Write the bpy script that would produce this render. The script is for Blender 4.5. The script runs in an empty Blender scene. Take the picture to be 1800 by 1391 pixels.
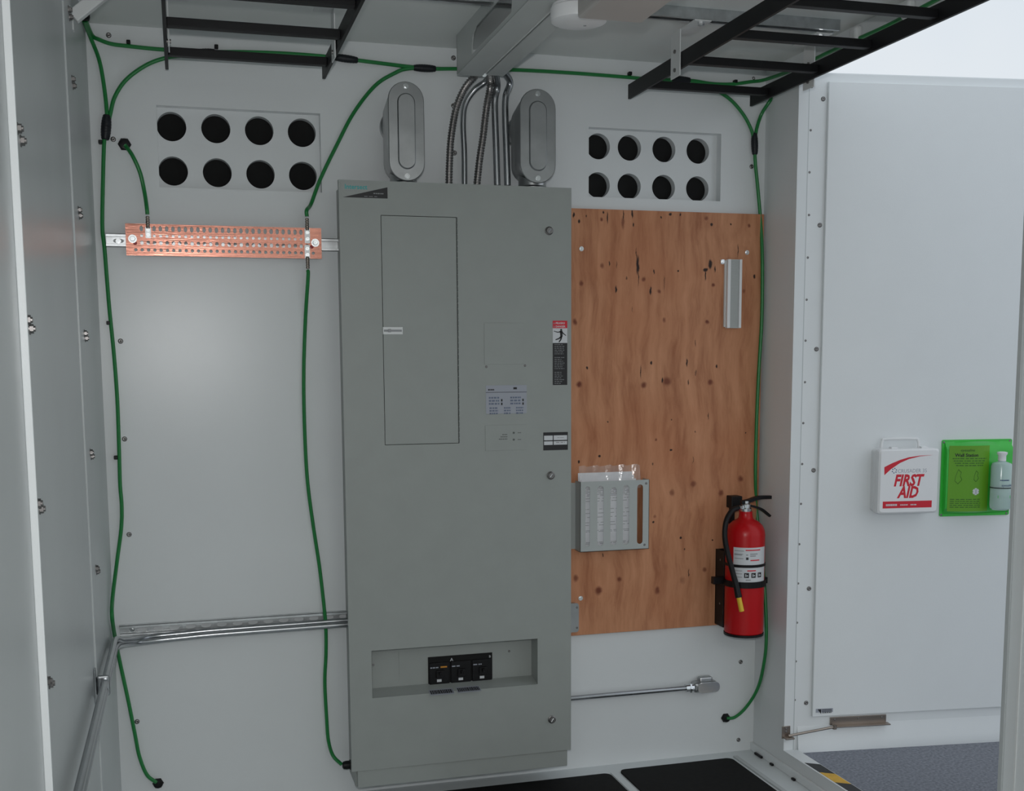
import bpy, bmesh, math, random
from mathutils import Vector, Matrix
random.seed(4)
C = bpy.context.scene.collection
sc = bpy.context.scene
V = Vector

# ---------------------------------------------------------------- camera
YAW, PITCH, ROLL, FPX, PPY = 0.27624, 0.11919, 0.0054547, 2024.35, 873.93
CAM = V((0.248, -3.9, 1.508))
_f = V((math.sin(YAW)*math.cos(PITCH), math.cos(YAW)*math.cos(PITCH), -math.sin(PITCH)))
_r = V((math.cos(YAW), -math.sin(YAW), 0)); _d = _f.cross(_r)
RT = _r*math.cos(ROLL)+_d*math.sin(ROLL); DN = -_r*math.sin(ROLL)+_d*math.cos(ROLL); FW = _f
cam_data = bpy.data.cameras.new('camera'); cam = bpy.data.objects.new('camera', cam_data); C.objects.link(cam)
cam_data.sensor_fit = 'HORIZONTAL'; cam_data.sensor_width = 36; cam_data.lens = FPX*36/1800
cam_data.shift_y = (PPY-695.5)/1800; cam_data.clip_start = 0.05; cam_data.clip_end = 500
m3 = Matrix((RT, -DN, -FW)).transposed()
cam.matrix_world = Matrix.Translation(CAM) @ m3.to_4x4()
sc.camera = cam

# ---------------------------------------------------------------- world, lights, exposure
w = bpy.data.worlds.new('overcast_sky'); sc.world = w; w.use_nodes = True
nt = w.node_tree; nt.nodes.clear()
wo = nt.nodes.new('ShaderNodeOutputWorld'); bg = nt.nodes.new('ShaderNodeBackground')
tc = nt.nodes.new('ShaderNodeTexCoord'); nz = nt.nodes.new('ShaderNodeTexNoise'); rp = nt.nodes.new('ShaderNodeValToRGB')
nz.inputs['Scale'].default_value = 2.2; nz.inputs['Detail'].default_value = 4
rp.color_ramp.elements[0].position = .3; rp.color_ramp.elements[0].color = (.66, .74, .83, 1)
rp.color_ramp.elements[1].position = .7; rp.color_ramp.elements[1].color = (.80, .84, .87, 1)
nt.links.new(tc.outputs['Generated'], nz.inputs['Vector']); nt.links.new(nz.outputs['Fac'], rp.inputs['Fac'])
nt.links.new(rp.outputs['Color'], bg.inputs['Color']); bg.inputs['Strength'].default_value = 1.0
nt.links.new(bg.outputs[0], wo.inputs[0])

def area(name, loc, target, size, energy, color=(1, 1, 1), size_y=None):
    l = bpy.data.lights.new(name, 'AREA'); l.energy = energy; l.size = size; l.color = color
    if size_y: l.shape = 'RECTANGLE'; l.size_y = size_y
    else: l.shape = 'DISK'
    o = bpy.data.objects.new(name, l); C.objects.link(o); o.location = loc
    o.rotation_euler = (V(target)-V(loc)).to_track_quat('-Z', 'Y').to_euler()
    return o
area('camera_flash', CAM+V((0.0, 0.03, 0.13)), CAM+V((0.28, 1, 0.0)), 0.06, 20, (1.0, .99, .985))
area('shelter_lamp', (1.2, -4.5, 2.46), (1.2, -4.5, 0), 1.1, 13, (1, .99, .96), 0.5)  # added fill light behind the camera for soft ambient, no known fixture there

sc.view_settings.view_transform = 'Standard'; sc.view_settings.look = 'None'
sc.view_settings.gamma = 1; sc.view_settings.use_curve_mapping = False; sc.view_settings.exposure = 0.0

# ---------------------------------------------------------------- materials
def mat(name, col, rough=.5, metal=0, spec=.5, var=0.0, vscale=6, bump=0.0, bscale=400, coat=0, trans=0, alpha=1, stretch=None):
    m = bpy.data.materials.new(name); m.use_nodes = True; n = m.node_tree; b = n.nodes['Principled BSDF']
    b.inputs['Base Color'].default_value = (*col, 1); b.inputs['Roughness'].default_value = rough
    b.inputs['Metallic'].default_value = metal; b.inputs['Specular IOR Level'].default_value = spec
    b.inputs['Coat Weight'].default_value = coat; b.inputs['Transmission Weight'].default_value = trans
    b.inputs['Alpha'].default_value = alpha
    t = n.nodes.new('ShaderNodeTexCoord')
    src = t.outputs['Object']
    if stretch:
        mp = n.nodes.new('ShaderNodeMapping'); mp.inputs['Scale'].default_value = stretch
        n.links.new(src, mp.inputs['Vector']); src = mp.outputs[0]
    if var:
        z = n.nodes.new('ShaderNodeTexNoise'); z.inputs['Scale'].default_value = vscale; z.inputs['Detail'].default_value = 5
        r = n.nodes.new('ShaderNodeValToRGB')
        r.color_ramp.elements[0].position = .3; r.color_ramp.elements[1].position = .7
        r.color_ramp.elements[0].color = (*[c*(1-var) for c in col], 1); r.color_ramp.elements[1].color = (*[min(1, c*(1+var)) for c in col], 1)
        n.links.new(src, z.inputs['Vector']); n.links.new(z.outputs['Fac'], r.inputs['Fac']); n.links.new(r.outputs['Color'], b.inputs['Base Color'])
    if bump:
        z2 = n.nodes.new('ShaderNodeTexNoise'); z2.inputs['Scale'].default_value = bscale; z2.inputs['Detail'].default_value = 2
        bm_ = n.nodes.new('ShaderNodeBump'); bm_.inputs['Strength'].default_value = bump; bm_.inputs['Distance'].default_value = .001
        n.links.new(src, z2.inputs['Vector']); n.links.new(z2.outputs['Fac'], bm_.inputs['Height']); n.links.new(bm_.outputs[0], b.inputs['Normal'])
    return m
M = {}
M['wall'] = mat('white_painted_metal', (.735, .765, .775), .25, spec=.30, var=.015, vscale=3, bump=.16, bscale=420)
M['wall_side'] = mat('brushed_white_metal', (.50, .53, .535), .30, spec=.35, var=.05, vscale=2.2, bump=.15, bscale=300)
M['ceil'] = mat('white_ceiling_metal', (.76, .79, .775), .45, var=.03, vscale=2, bump=.15)
M['door'] = mat('white_door_paint', (.76, .79, .80), .45, bump=.2, var=.01)
M['panel'] = mat('grey_enamel', (.320, .343, .328), .42, spec=.4, var=.02, vscale=12, bump=.15)
M['panel_dark'] = mat('gap_shadow_metal', (.10, .11, .105), .6)
M['steel'] = mat('galvanised_steel', (.55, .57, .58), .34, 1, var=.14, vscale=30)
M['cast'] = mat('cast_aluminium', (.42, .43, .435), .33, 1, var=.10, vscale=14)
M['emt'] = mat('conduit_steel', (.40, .415, .43), .26, 1, var=.05, vscale=20)
M['flex'] = mat('flexible_conduit_steel', (.30, .29, .285), .34, 1)
M['screw'] = mat('screw_steel', (.24, .23, .225), .36, 1)
M['bright'] = mat('bright_zinc', (.75, .77, .78), .22, 1)
M['copper'] = mat('copper', (.44, .20, .15), .20, 1, var=.16, vscale=12, bump=.15, bscale=20, stretch=(1, 1, 26))
M['green'] = mat('green_cable_sheath', (.012, .20, .045), .38, spec=.5)
M['tape'] = mat('black_tape', (.012, .014, .018), .45, bump=.5, bscale=90, spec=.3)
M['black'] = mat('black_plastic', (.008, .008, .009), .42, spec=.22)
M['rack'] = mat('black_powder_coat', (.007, .007, .008), .5, spec=.3)
M['hole'] = mat('dark_interior', (.004, .004, .004), .9)
M['mat'] = mat('black_floor_mat', (.008, .008, .008), .75, var=.2, vscale=60, spec=.2)
M['floor'] = mat('white_floor_metal', (.66, .70, .71), .4, var=.02)
M['pocket'] = mat('light_grey_enamel', (.43, .46, .45), .4)
M['white'] = mat('white_plastic', (.80, .81, .82), .4)
M['whitepaint'] = mat('white_powder_coat', (.72, .74, .74), .4)
M['wayp'] = mat('wireway_grey_paint', (.50, .53, .52), .4, var=.03)
M['beige'] = mat('beige_enamel', (.48, .46, .44), .4, var=.05, vscale=5)
M['red'] = mat('red_gloss_paint', (.47, .004, .007), .3, spec=.3, coat=.06)
M['redprint'] = mat('red_print', (.62, .012, .03), .5)
M['blackprint'] = mat('black_print', (.012, .012, .014), .5)
M['greyprint'] = mat('grey_print', (.30, .31, .32), .5)
M['lilac'] = mat('pale_grey_label', (.34, .36, .41), .4)
M['slateprint'] = mat('slate_print', (.13, .16, .23), .5)
M['blueprint'] = mat('blue_print', (.05, .08, .20), .5)
M['tealprint'] = mat('teal_print', (.02, .36, .36), .5)
M['labelwhite'] = mat('white_label', (.62, .64, .66), .4)
M['paper'] = mat('white_paper', (.82, .83, .86), .6, var=.05, vscale=30)
M['yellow'] = mat('yellow_plastic', (.75, .50, .03), .4)
M['hazyellow'] = mat('hazard_yellow', (.72, .42, .05), .6, var=.1, vscale=40)
M['lime'] = mat('lime_green_plastic', (.035, .50, .045), .35, coat=.2)
M['limelabel'] = mat('yellow_green_label', (.12, .34, .010), .4)
M['darkgreenprint'] = mat('dark_green_print', (.02, .10, .01), .5)
M['nickel'] = mat('brown_nickel', (.36, .31, .27), .35, 1, var=.1)
M['asphalt'] = mat('speckled_asphalt', (.142, .150, .170), .9, var=.32, vscale=85, spec=.2)
M['orangeprint'] = mat('orange_print', (.6, .25, .02), .5)
M['water'] = mat('pale_teal_bottle_plastic', (.62, .78, .76), .18, trans=.35)
M['bag'] = mat('clear_plastic_film', (.85, .85, .85), .12, alpha=.2, bump=1.0, bscale=40)
M['redcap'] = mat('red_paint_dab', (.35, .01, .01), .4)

def wood_mat():
    m = bpy.data.materials.new('plywood'); m.use_nodes = True; n = m.node_tree; L = n.links; N = n.nodes
    b = N['Principled BSDF']; b.inputs['Roughness'].default_value = .5; b.inputs['Specular IOR Level'].default_value = .35
    t = N.new('ShaderNodeTexCoord')
    nz = N.new('ShaderNodeTexNoise'); nz.inputs['Scale'].default_value = 2.5; nz.inputs['Detail'].default_value = 3
    L.new(t.outputs['Object'], nz.inputs['Vector'])
    ms = N.new('ShaderNodeVectorMath'); ms.operation = 'MULTIPLY_ADD'; ms.inputs[1].default_value = (.11, .11, .11)
    L.new(nz.outputs['Color'], ms.inputs[0]); L.new(t.outputs['Object'], ms.inputs[2])
    mp = N.new('ShaderNodeMapping'); mp.inputs['Scale'].default_value = (7, 7, .9); L.new(ms.outputs[0], mp.inputs['Vector'])
    g = N.new('ShaderNodeTexNoise'); g.inputs['Scale'].default_value = 3.5; g.inputs['Detail'].default_value = 8; g.inputs['Roughness'].default_value = .62
    L.new(mp.outputs[0], g.inputs['Vector'])
    r = N.new('ShaderNodeValToRGB'); e = r.color_ramp.elements
    e[0].position = .30; e[0].color = (.36, .135, .062, 1); e[1].position = .74; e[1].color = (.66, .32, .175, 1)
    x = r.color_ramp.elements.new(.5); x.color = (.53, .24, .122, 1)
    L.new(g.outputs['Fac'], r.inputs['Fac'])
    # broad reddish patches
    p = N.new('ShaderNodeTexNoise'); p.inputs['Scale'].default_value = 3.0; p.inputs['Detail'].default_value = 2
    L.new(t.outputs['Object'], p.inputs['Vector'])
    pr = N.new('ShaderNodeMapRange'); pr.inputs[1].default_value = .45; pr.inputs[2].default_value = .7; pr.inputs[4].default_value = .35
    L.new(p.outputs['Fac'], pr.inputs[0])
    mx = N.new('ShaderNodeMix'); mx.data_type = 'RGBA'; mx.inputs[7].default_value = (.45, .15, .06, 1)
    L.new(pr.outputs[0], mx.inputs[0]); L.new(r.outputs['Color'], mx.inputs[6])
    # irregular coordinates for knots and bark streaks
    n2 = N.new('ShaderNodeTexNoise'); n2.inputs['Scale'].default_value = 55; n2.inputs['Detail'].default_value = 3
    L.new(t.outputs['Object'], n2.inputs['Vector'])
    m2 = N.new('ShaderNodeVectorMath'); m2.operation = 'MULTIPLY_ADD'; m2.inputs[1].default_value = (.010, 0, .010)
    L.new(n2.outputs['Color'], m2.inputs[0]); L.new(t.outputs['Object'], m2.inputs[2])
    def spots(lst, soft):
        acc = None
        for (cx, cz, rx, rz, amt) in lst:
            s = N.new('ShaderNodeVectorMath'); s.operation = 'SUBTRACT'; s.inputs[1].default_value = (cx+.005, 0, cz+.005); L.new(m2.outputs[0], s.inputs[0])
            k = N.new('ShaderNodeVectorMath'); k.operation = 'MULTIPLY'; k.inputs[1].default_value = (.8/rx, 0, .8/rz); L.new(s.outputs[0], k.inputs[0])
            l = N.new('ShaderNodeVectorMath'); l.operation = 'LENGTH'; L.new(k.outputs[0], l.inputs[0])
            q = N.new('ShaderNodeMapRange'); q.interpolation_type = 'SMOOTHSTEP'; q.inputs[1].default_value = soft; q.inputs[2].default_value = 1.15
            q.inputs[3].default_value = min(1, amt*1.2); q.inputs[4].default_value = 0; L.new(l.outputs['Value'], q.inputs[0])
            if acc is None: acc = q.outputs[0]
            else:
                a = N.new('ShaderNodeMath'); a.operation = 'MAXIMUM'; L.new(acc, a.inputs[0]); L.new(q.outputs[0], a.inputs[1]); acc = a.outputs[0]
        return acc
    knots = spots(KNOTS, .25); dark = spots(STREAKS, .5)
    k1 = N.new('ShaderNodeMix'); k1.data_type = 'RGBA'; k1.inputs[7].default_value = (.16, .035, .015, 1)
    L.new(knots, k1.inputs[0]); L.new(mx.outputs[2], k1.inputs[6])
    k2 = N.new('ShaderNodeMix'); k2.data_type = 'RGBA'; k2.inputs[7].default_value = (.022, .008, .006, 1)
    L.new(dark, k2.inputs[0]); L.new(k1.outputs[2], k2.inputs[6]); L.new(k2.outputs[2], b.inputs['Base Color'])
    return m

# ---------------------------------------------------------------- frames: real planes of the shelter
def ray(px, py): return RT*((px-900)/FPX)+DN*((py-PPY)/FPX)+FW
class Frame:
    def __init__(s, o, u, v, n): s.o, s.u, s.v, s.n = V(o), V(u).normalized(), V(v).normalized(), V(n).normalized()
    def at(s, u, v, n=0): return s.o+s.u*u+s.v*v+s.n*n
    def px(s, x, y, n=0):                 # a measured photo point on this real plane -> its (u, v)
        r = ray(x, y); t = ((s.o+s.n*n-CAM).dot(s.n))/r.dot(s.n); p = CAM+r*t-s.o
        return p.dot(s.u), p.dot(s.v)
    def P(s, x, y, n=0):
        u, v = s.px(x, y, n); return s.at(u, v, n)
W, H = 2.319, 2.54
BK = Frame((0, 0, 0), (1, 0, 0), (0, 0, 1), (0, -1, 0))      # back wall
LF = Frame((0, 0, 0), (0, -1, 0), (0, 0, 1), (1, 0, 0))      # left wall, u = distance from corner
RTW = Frame((W, 0, 0), (0, -1, 0), (0, 0, 1), (-1, 0, 0))    # right wall inner face
FLR = Frame((0, 0, 0), (1, 0, 0), (0, -1, 0), (0, 0, 1))
DA = math.radians(7.5)
DR = Frame((2.359, -.230, 0), (math.cos(DA), -math.sin(DA), 0), (0, 0, 1), (-math.sin(DA), -math.cos(DA), 0))
FR_Y = .18
FRONT = Frame((0, -FR_Y, 0), (1, 0, 0), (0, 0, 1), (0, -1, 0))  # enclosure front

def spans(F, pts, n=0):
    q = [F.px(x, y, n) for x, y in pts]; return min(a for a, b in q), max(a for a, b in q), min(b for a, b in q), max(b for a, b in q)

# ---------------------------------------------------------------- object helpers
def obj(name, bm, m, parent=None, smooth=False):
    me = bpy.data.meshes.new(name)
    if parent is not None:
        o0 = parent
        while o0.parent: o0 = o0.parent
        bmesh.ops.translate(bm, vec=-o0.location, verts=bm.verts)
    if smooth:
        for f in bm.faces: f.smooth = True
        for e in bm.edges:
            if len(e.link_faces) == 2 and e.calc_face_angle(0) > .6: e.smooth = False
    bm.to_mesh(me); bm.free()
    for mm in (m if isinstance(m, (list, tuple)) else [m]): me.materials.append(mm)
    o = bpy.data.objects.new(name, me); C.objects.link(o)
    if parent is not None: o.parent = parent
    if name in STUFF: o['kind'] = 'stuff'
    return o
STUFF = {'lettering', 'small_print', 'red_print', 'print_lines', 'marking', 'lamp_marking', 'bar_lettering', 'fine_print', 'class_symbol', 'drawing', 'dot_emblem', 'side_slot', 'white_boxes'}
def tag(o, label, cat, group=None, kind=None):
    o['label'] = label; o['category'] = cat
    if group: o['group'] = group
    if kind: o['kind'] = kind
    return o
def thing(name, label, cat, loc=(0, 0, 0), group=None):
    o = bpy.data.objects.new(name, None); C.objects.link(o); o.location = loc; o.empty_display_size = .05
    return tag(o, label, cat, group)
def struct(name, bm, m, label, parent=None, cat=None):
    o = obj(name, bm, m, parent)
    if parent is None: o['kind'] = 'structure'; o['label'] = label; o['category'] = cat or name.split('_')[0]
    return o
def nb(): return bmesh.new()
def box(bm, F, u0, u1, v0, v1, n0, n1, bev=0, seg=2, mi=0):
    vs = [bm.verts.new(F.at(u, v, n)) for n in (n0, n1) for v in (v0, v1) for u in (u0, u1)]
    fs = [bm.faces.new([vs[i] for i in q]) for q in ((0, 1, 3, 2), (4, 6, 7, 5), (0, 4, 5, 1), (2, 3, 7, 6), (0, 2, 6, 4), (1, 5, 7, 3))]
    for f in fs: f.material_index = mi
    bmesh.ops.recalc_face_normals(bm, faces=fs)
    if bev:
        es = list({e for f in fs for e in f.edges})
        bmesh.ops.bevel(bm, geom=es, offset=bev, segments=seg, affect='EDGES', profile=.5)
    return vs
def prism(bm, F, pts, n0, n1, mi=0):
    a = [bm.verts.new(F.at(u, v, n0)) for u, v in pts]; b = [bm.verts.new(F.at(u, v, n1)) for u, v in pts]
    fs = [bm.faces.new(a), bm.faces.new(b)]
    for i in range(len(pts)):
        j = (i+1) % len(pts); fs.append(bm.faces.new((a[i], a[j], b[j], b[i])))
    for f in fs: f.material_index = mi
    bmesh.ops.recalc_face_normals(bm, faces=fs)
def rrect(u0, u1, v0, v1, r, k=5):
    out = []
    for cx, cy, a0 in ((u1-r, v1-r, 0), (u0+r, v1-r, 90), (u0+r, v0+r, 180), (u1-r, v0+r, 270)):
        for i in range(k+1):
            a = math.radians(a0+90*i/k); out.append((cx+r*math.cos(a), cy+r*math.sin(a)))
    return out
def frame_of(d):
    d = d.normalized(); a = V((0, 0, 1)) if abs(d.z) < .9 else V((1, 0, 0)); x = d.cross(a).normalized(); return x, d.cross(x).normalized()
def cyl(bm, p0, p1, r0, r1=None, n=16, cap=True):
    r1 = r0 if r1 is None else r1; p0, p1 = V(p0), V(p1); x, y = frame_of(p1-p0)
    A = [bm.verts.new(p0+x*r0*math.cos(2*math.pi*i/n)+y*r0*math.sin(2*math.pi*i/n)) for i in range(n)]
    B = [bm.verts.new(p1+x*r1*math.cos(2*math.pi*i/n)+y*r1*math.sin(2*math.pi*i/n)) for i in range(n)]
    fs = [bm.faces.new((A[i], A[(i+1) % n], B[(i+1) % n], B[i])) for i in range(n)]
    if cap: fs += [bm.faces.new(A), bm.faces.new(B)]
    bmesh.ops.recalc_face_normals(bm, faces=fs)
def lathe(bm, o, axis, prof, n=32):
    o, axis = V(o), V(axis).normalized(); x, y = frame_of(axis); rings = []
    for r, h in prof:
        rings.append([bm.verts.new(o+axis*h+(x*math.cos(2*math.pi*i/n)+y*math.sin(2*math.pi*i/n))*max(r, 1e-4)) for i in range(n)])
    fs = []
    for a, b in zip(rings, rings[1:]):
        for i in range(n): fs.append(bm.faces.new((a[i], a[(i+1) % n], b[(i+1) % n], b[i])))
    fs += [bm.faces.new(rings[0]), bm.faces.new(rings[-1])]
    bmesh.ops.recalc_face_normals(bm, faces=fs)
def spline(pts, k=8):
    pts = [V(p) for p in pts]; P = [pts[0]*2-pts[1]]+pts+[pts[-1]*2-pts[-2]]; out = []
    for i in range(1, len(P)-2):
        a, b, c, d = P[i-1], P[i], P[i+1], P[i+2]
        for j in range(k):
            t = j/k; out.append(.5*((2*b)+(c-a)*t+(2*a-5*b+4*c-d)*t*t+(3*b-a-3*c+d)*t**3))
    out.append(pts[-1]); return out
def tube(bm, pts, r, n=10, k=8, rf=None, raw=False):
    P = pts if raw else spline(pts, k); x = None; rings = []
    for i, p in enumerate(P):
        d = (P[min(i+1, len(P)-1)]-P[max(i-1, 0)])
        if d.length < 1e-9: d = V((0, 0, 1))
        d.normalize()
        if x is None: x, y = frame_of(d)
        else: x = (x-d*x.dot(d)).normalized(); y = d.cross(x)
        rr = r if rf is None else rf(i/(len(P)-1), i)
        rings.append([bm.verts.new(p+x*rr*math.cos(2*math.pi*j/n)+y*rr*math.sin(2*math.pi*j/n)) for j in range(n)])
    fs = []
    for a, b in zip(rings, rings[1:]):
        for j in range(n): fs.append(bm.faces.new((a[j], a[(j+1) % n], b[(j+1) % n], b[j])))
    fs += [bm.faces.new(rings[0]), bm.faces.new(rings[-1])]
    bmesh.ops.recalc_face_normals(bm, faces=fs)
def holed(bm, F, us, vs, holes, n0, n1, seg=20, rx=.01, rz=.01, depth_wall=True):
    """plate split in cells; holes: {(i,j):(cu,cv,rx,rz,square?)}; n0 back, n1 front"""
    for i in range(len(us)-1):
        for j in range(len(vs)-1):
            u0, u1, v0, v1 = us[i], us[i+1], vs[j], vs[j+1]; h = holes.get((i, j))
            if not h:
                for n in (n0, n1): bm.faces.new([bm.verts.new(F.at(*q, n)) for q in ((u0, v0), (u1, v0), (u1, v1), (u0, v1))])
                continue
            cu, cv, a, b = h
            ring, outer = [], []
            angs = [2*math.pi*k/seg for k in range(seg)]
            angs += [math.atan2(y-cv, x-cu) % (2*math.pi) for x in (u0, u1) for y in (v0, v1)]
            angs = sorted(set(round(t, 6) for t in angs))
            for t in angs:
                c, s = math.cos(t), math.sin(t); ring.append((cu+a*c, cv+b*s))
                k = min(((u1-cu)/c if c > 1e-9 else (u0-cu)/c if c < -1e-9 else 1e9), ((v1-cv)/s if s > 1e-9 else (v0-cv)/s if s < -1e-9 else 1e9))
                outer.append((cu+c*k, cv+s*k))
            L = len(ring)
            for n in (n0, n1):
                R = [bm.verts.new(F.at(*q, n)) for q in ring]; O = [bm.verts.new(F.at(*q, n)) for q in outer]
                for q in range(L): bm.faces.new((R[q], R[(q+1) % L], O[(q+1) % L], O[q]))
            R0 = [bm.verts.new(F.at(*q, n0)) for q in ring]; R1 = [bm.verts.new(F.at(*q, n1)) for q in ring]
            for q in range(L): bm.faces.new((R0[q], R0[(q+1) % L], R1[(q+1) % L], R1[q]))
    a, b, c, d = us[0], us[-1], vs[0], vs[-1]
    for q in (((a, c), (b, c)), ((b, c), (b, d)), ((b, d), (a, d)), ((a, d), (a, c))):
        bm.faces.new([bm.verts.new(F.at(*q[0], n0)), bm.verts.new(F.at(*q[1], n0)), bm.verts.new(F.at(*q[1], n1)), bm.verts.new(F.at(*q[0], n1))])
    bmesh.ops.remove_doubles(bm, verts=bm.verts, dist=1e-6)
    bmesh.ops.recalc_face_normals(bm, faces=bm.faces)
_t = [0]
def text(name, s, F, u, v, n, size, m, parent, shear=0, bold=0, sx=1, align='LEFT', ex=.0002):
    cu = bpy.data.curves.new(name, 'FONT'); cu.body = s; cu.size = size; cu.shear = shear; cu.offset = bold; cu.extrude = ex/2
    cu.align_x = align; cu.resolution_u = 2
    o = bpy.data.objects.new('tmp', cu); C.objects.link(o); bpy.context.view_layer.update()
    me = bpy.data.meshes.new_from_object(o.evaluated_get(bpy.context.evaluated_depsgraph_get())); bpy.data.objects.remove(o)
    bm = nb(); bm.from_mesh(me); bpy.data.meshes.remove(me)
    for vt in bm.verts: vt.co = F.at(u+vt.co.x*sx, v+vt.co.y, n+vt.co.z)
    return obj(name, bm, m, parent)
def dashes(bm, F, u0, u1, v, h, n0, n1, gap=.25, lo=.006, hi=.02):
    x = u0
    while x < u1-.002:
        L = min(random.uniform(lo, hi), u1-x); box(bm, F, x, x+L*(1-gap), v, v+h, n0, n1); x += L

# ================================================================ SETTING
# back wall with two vent openings
V1 = spans(BK, [(273.3, 184.3), (561.7, 200), (284, 326)]); V1 = (.199, .710, 2.055, 2.307)
v2a = BK.px(1035, 222); v2b = BK.px(1266, 357); V2 = (v2a[0], v2b[0], BK.px(1150, 350)[1], 2.309)
def wallrects(bm, F, u0, u1, v0, v1, openings, n0, n1):
    us = sorted({u0, u1, *[o[0] for o in openings], *[o[1] for o in openings]})
    vs = sorted({v0, v1, *[o[2] for o in openings], *[o[3] for o in openings]})
    for a, b in zip(us, us[1:]):
        for c, d in zip(vs, vs[1:]):
            if any(o[0]-1e-6 <= a and b <= o[1]+1e-6 and o[2]-1e-6 <= c and d <= o[3]+1e-6 for o in openings): continue
            for n in (n1, n0): bm.faces.new([bm.verts.new(F.at(*q, n)) for q in ((a, c), (b, c), (b, d), (a, d))])
    for o in openings:
        a, b, c, d = o
        for p, q in (((a, c), (b, c)), ((b, c), (b, d)), ((b, d), (a, d)), ((a, d), (a, c))):
            bm.faces.new([bm.verts.new(F.at(*p, n1)), bm.verts.new(F.at(*q, n1)), bm.verts.new(F.at(*q, n0)), bm.verts.new(F.at(*p, n0))])
    bmesh.ops.remove_doubles(bm, verts=bm.verts, dist=1e-6); bmesh.ops.recalc_face_normals(bm, faces=bm.faces)
bm = nb(); wallrects(bm, BK, -.06, W+.051, -.06, H+.04, [V1, V2], -.075, 0)
wall_back = struct('wall_back', bm, M['wall'], 'white painted metal back wall with two recessed vent plates', cat='wall')
def vent(Vr, centers, r):
    us = [Vr[0]]+[(centers[i][0]+centers[i+1][0])/2 for i in range(3)]+[Vr[1]]
    zs = sorted({c[1] for c in centers}); vs = [Vr[2], sum(zs)/2, Vr[3]]
    holes = {}
    for (cu, cv) in centers:
        i = max(k for k in range(4) if us[k] <= cu+1e-4); j = 0 if cv < vs[1] else 1
        holes[(i, j)] = (cu, cv, r, r)
    bm = nb(); holed(bm, BK, us, vs, holes, -.056, -.036, seg=36); o = obj('vent_plate', bm, M['wall'], wall_back)
    bm = nb(); box(bm, BK, Vr[0], Vr[1], Vr[2], Vr[3], -.074, -.068); obj('vent_backing', bm, M['hole'], wall_back)
    for cu, cv in centers:
        bm = nb(); lathe(bm, BK.at(cu, cv, -.036), BK.n, [(r-.001, -.03), (r-.001, .0012), (r+.0025, .0012), (r+.0025, 0), (r+.0025, -.0005)], 36)
        # open ring: delete caps
        bm.faces.ensure_lookup_table(); caps = [f for f in bm.faces if len(f.verts) > 4]; bmesh.ops.delete(bm, geom=caps, context='FACES_ONLY')
        obj('vent_sleeve', bm, M['wall'], o, smooth=True)
Dn = -.036
def rowc(y0, xs, slope):
    return [BK.px(x, y0+slope*(x-xs[0]), Dn) for x in xs]
r1 = [BK.px(*p, Dn) for p in ((302, 223), (379, 227), (455, 230), (531, 233))]; r2 = [BK.px(*p, Dn) for p in ((304, 301), (381, 304), (457, 307), (532, 309))]
z1 = sum(p[1] for p in r1)/4; z2 = sum(p[1] for p in r2)/4
xa = (r1[0][0]+r2[0][0])/2; xb = (r1[3][0]+r2[3][0])/2
us = [xa+(xb-xa)*i/3 for i in range(4)]
vent(V1, [(u, z1) for u in us]+[(u, z2) for u in us], .0465)
r3 = [BK.px(*p, Dn) for p in ((1106, 260), (1168, 263), (1227, 266))]; r4 = [BK.px(*p, Dn) for p in ((1106, 327), (1167, 330), (1225, 333))]
xb = (r3[2][0]+r4[2][0])/2; xa2 = (r3[0][0]+r4[0][0])/2; st = (xb-xa2)/2
us = [xa2-st+st*i for i in range(4)]; z3 = sum(p[1] for p in r3)/3; z4 = sum(p[1] for p in r4)/3
V2 = V2
vent(V2, [(max(u, V2[0]+.0475), z3) if i == 0 else (u, z3) for i, u in enumerate(us)]+[(max(u, V2[0]+.0475), z4) if i == 0 else (u, z4) for i, u in enumerate(us)], .0455)

# left wall: three overlapping sheets
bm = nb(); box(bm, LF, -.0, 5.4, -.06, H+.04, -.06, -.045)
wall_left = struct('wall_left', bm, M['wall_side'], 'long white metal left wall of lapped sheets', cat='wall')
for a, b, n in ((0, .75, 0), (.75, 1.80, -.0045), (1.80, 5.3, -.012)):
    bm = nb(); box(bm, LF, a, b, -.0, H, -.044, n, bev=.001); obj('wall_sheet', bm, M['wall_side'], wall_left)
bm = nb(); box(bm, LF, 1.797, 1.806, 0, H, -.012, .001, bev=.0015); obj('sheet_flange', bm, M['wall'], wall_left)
# right wall
bm = nb()
wallrects(bm, RTW, 0, 5.4, -.06, H+.04, [(.235, 1.395, .074, 2.458)], -.038, 0)
wall_right = struct('wall_right', bm, M['wall'], 'white metal right wall with a tall doorway', cat='wall')
bm = nb(); box(bm, RTW, 1.385, 1.40, .074, 2.458, 0, .006, bev=.001); obj('jamb_lip', bm, M['wall_side'], wall_right)
bm = nb(); box(bm, RTW, 1.440, 1.446, .0, 2.54, 0, .003); obj('jamb_seam', bm, M['whitepaint'], wall_right)
bm = nb(); box(bm, RTW, .0, 1.9, .0, .031, 0, .012, bev=.002); obj('sill_kick_strip', bm, M['wall'], wall_right)
# rear wall, ceiling, floor
bm = nb(); box(bm, BK, -.06, W+.051, -.06, H+.04, 5.3, 5.36)
struct('wall_rear', bm, M['wall'], 'white metal wall behind the camera', cat='wall')
bm = nb(); box(bm, FLR, 0, W, 0, 5.3, H, H+.03)
ceiling = struct('ceiling', bm, M['ceil'], 'grey white metal ceiling', cat='ceiling')
bm = nb(); box(bm, FLR, 0, W, 0, 5.3, -.06, 0)
floor = struct('floor', bm, M['floor'], 'white metal floor framing the black mats', cat='floor')
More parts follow.
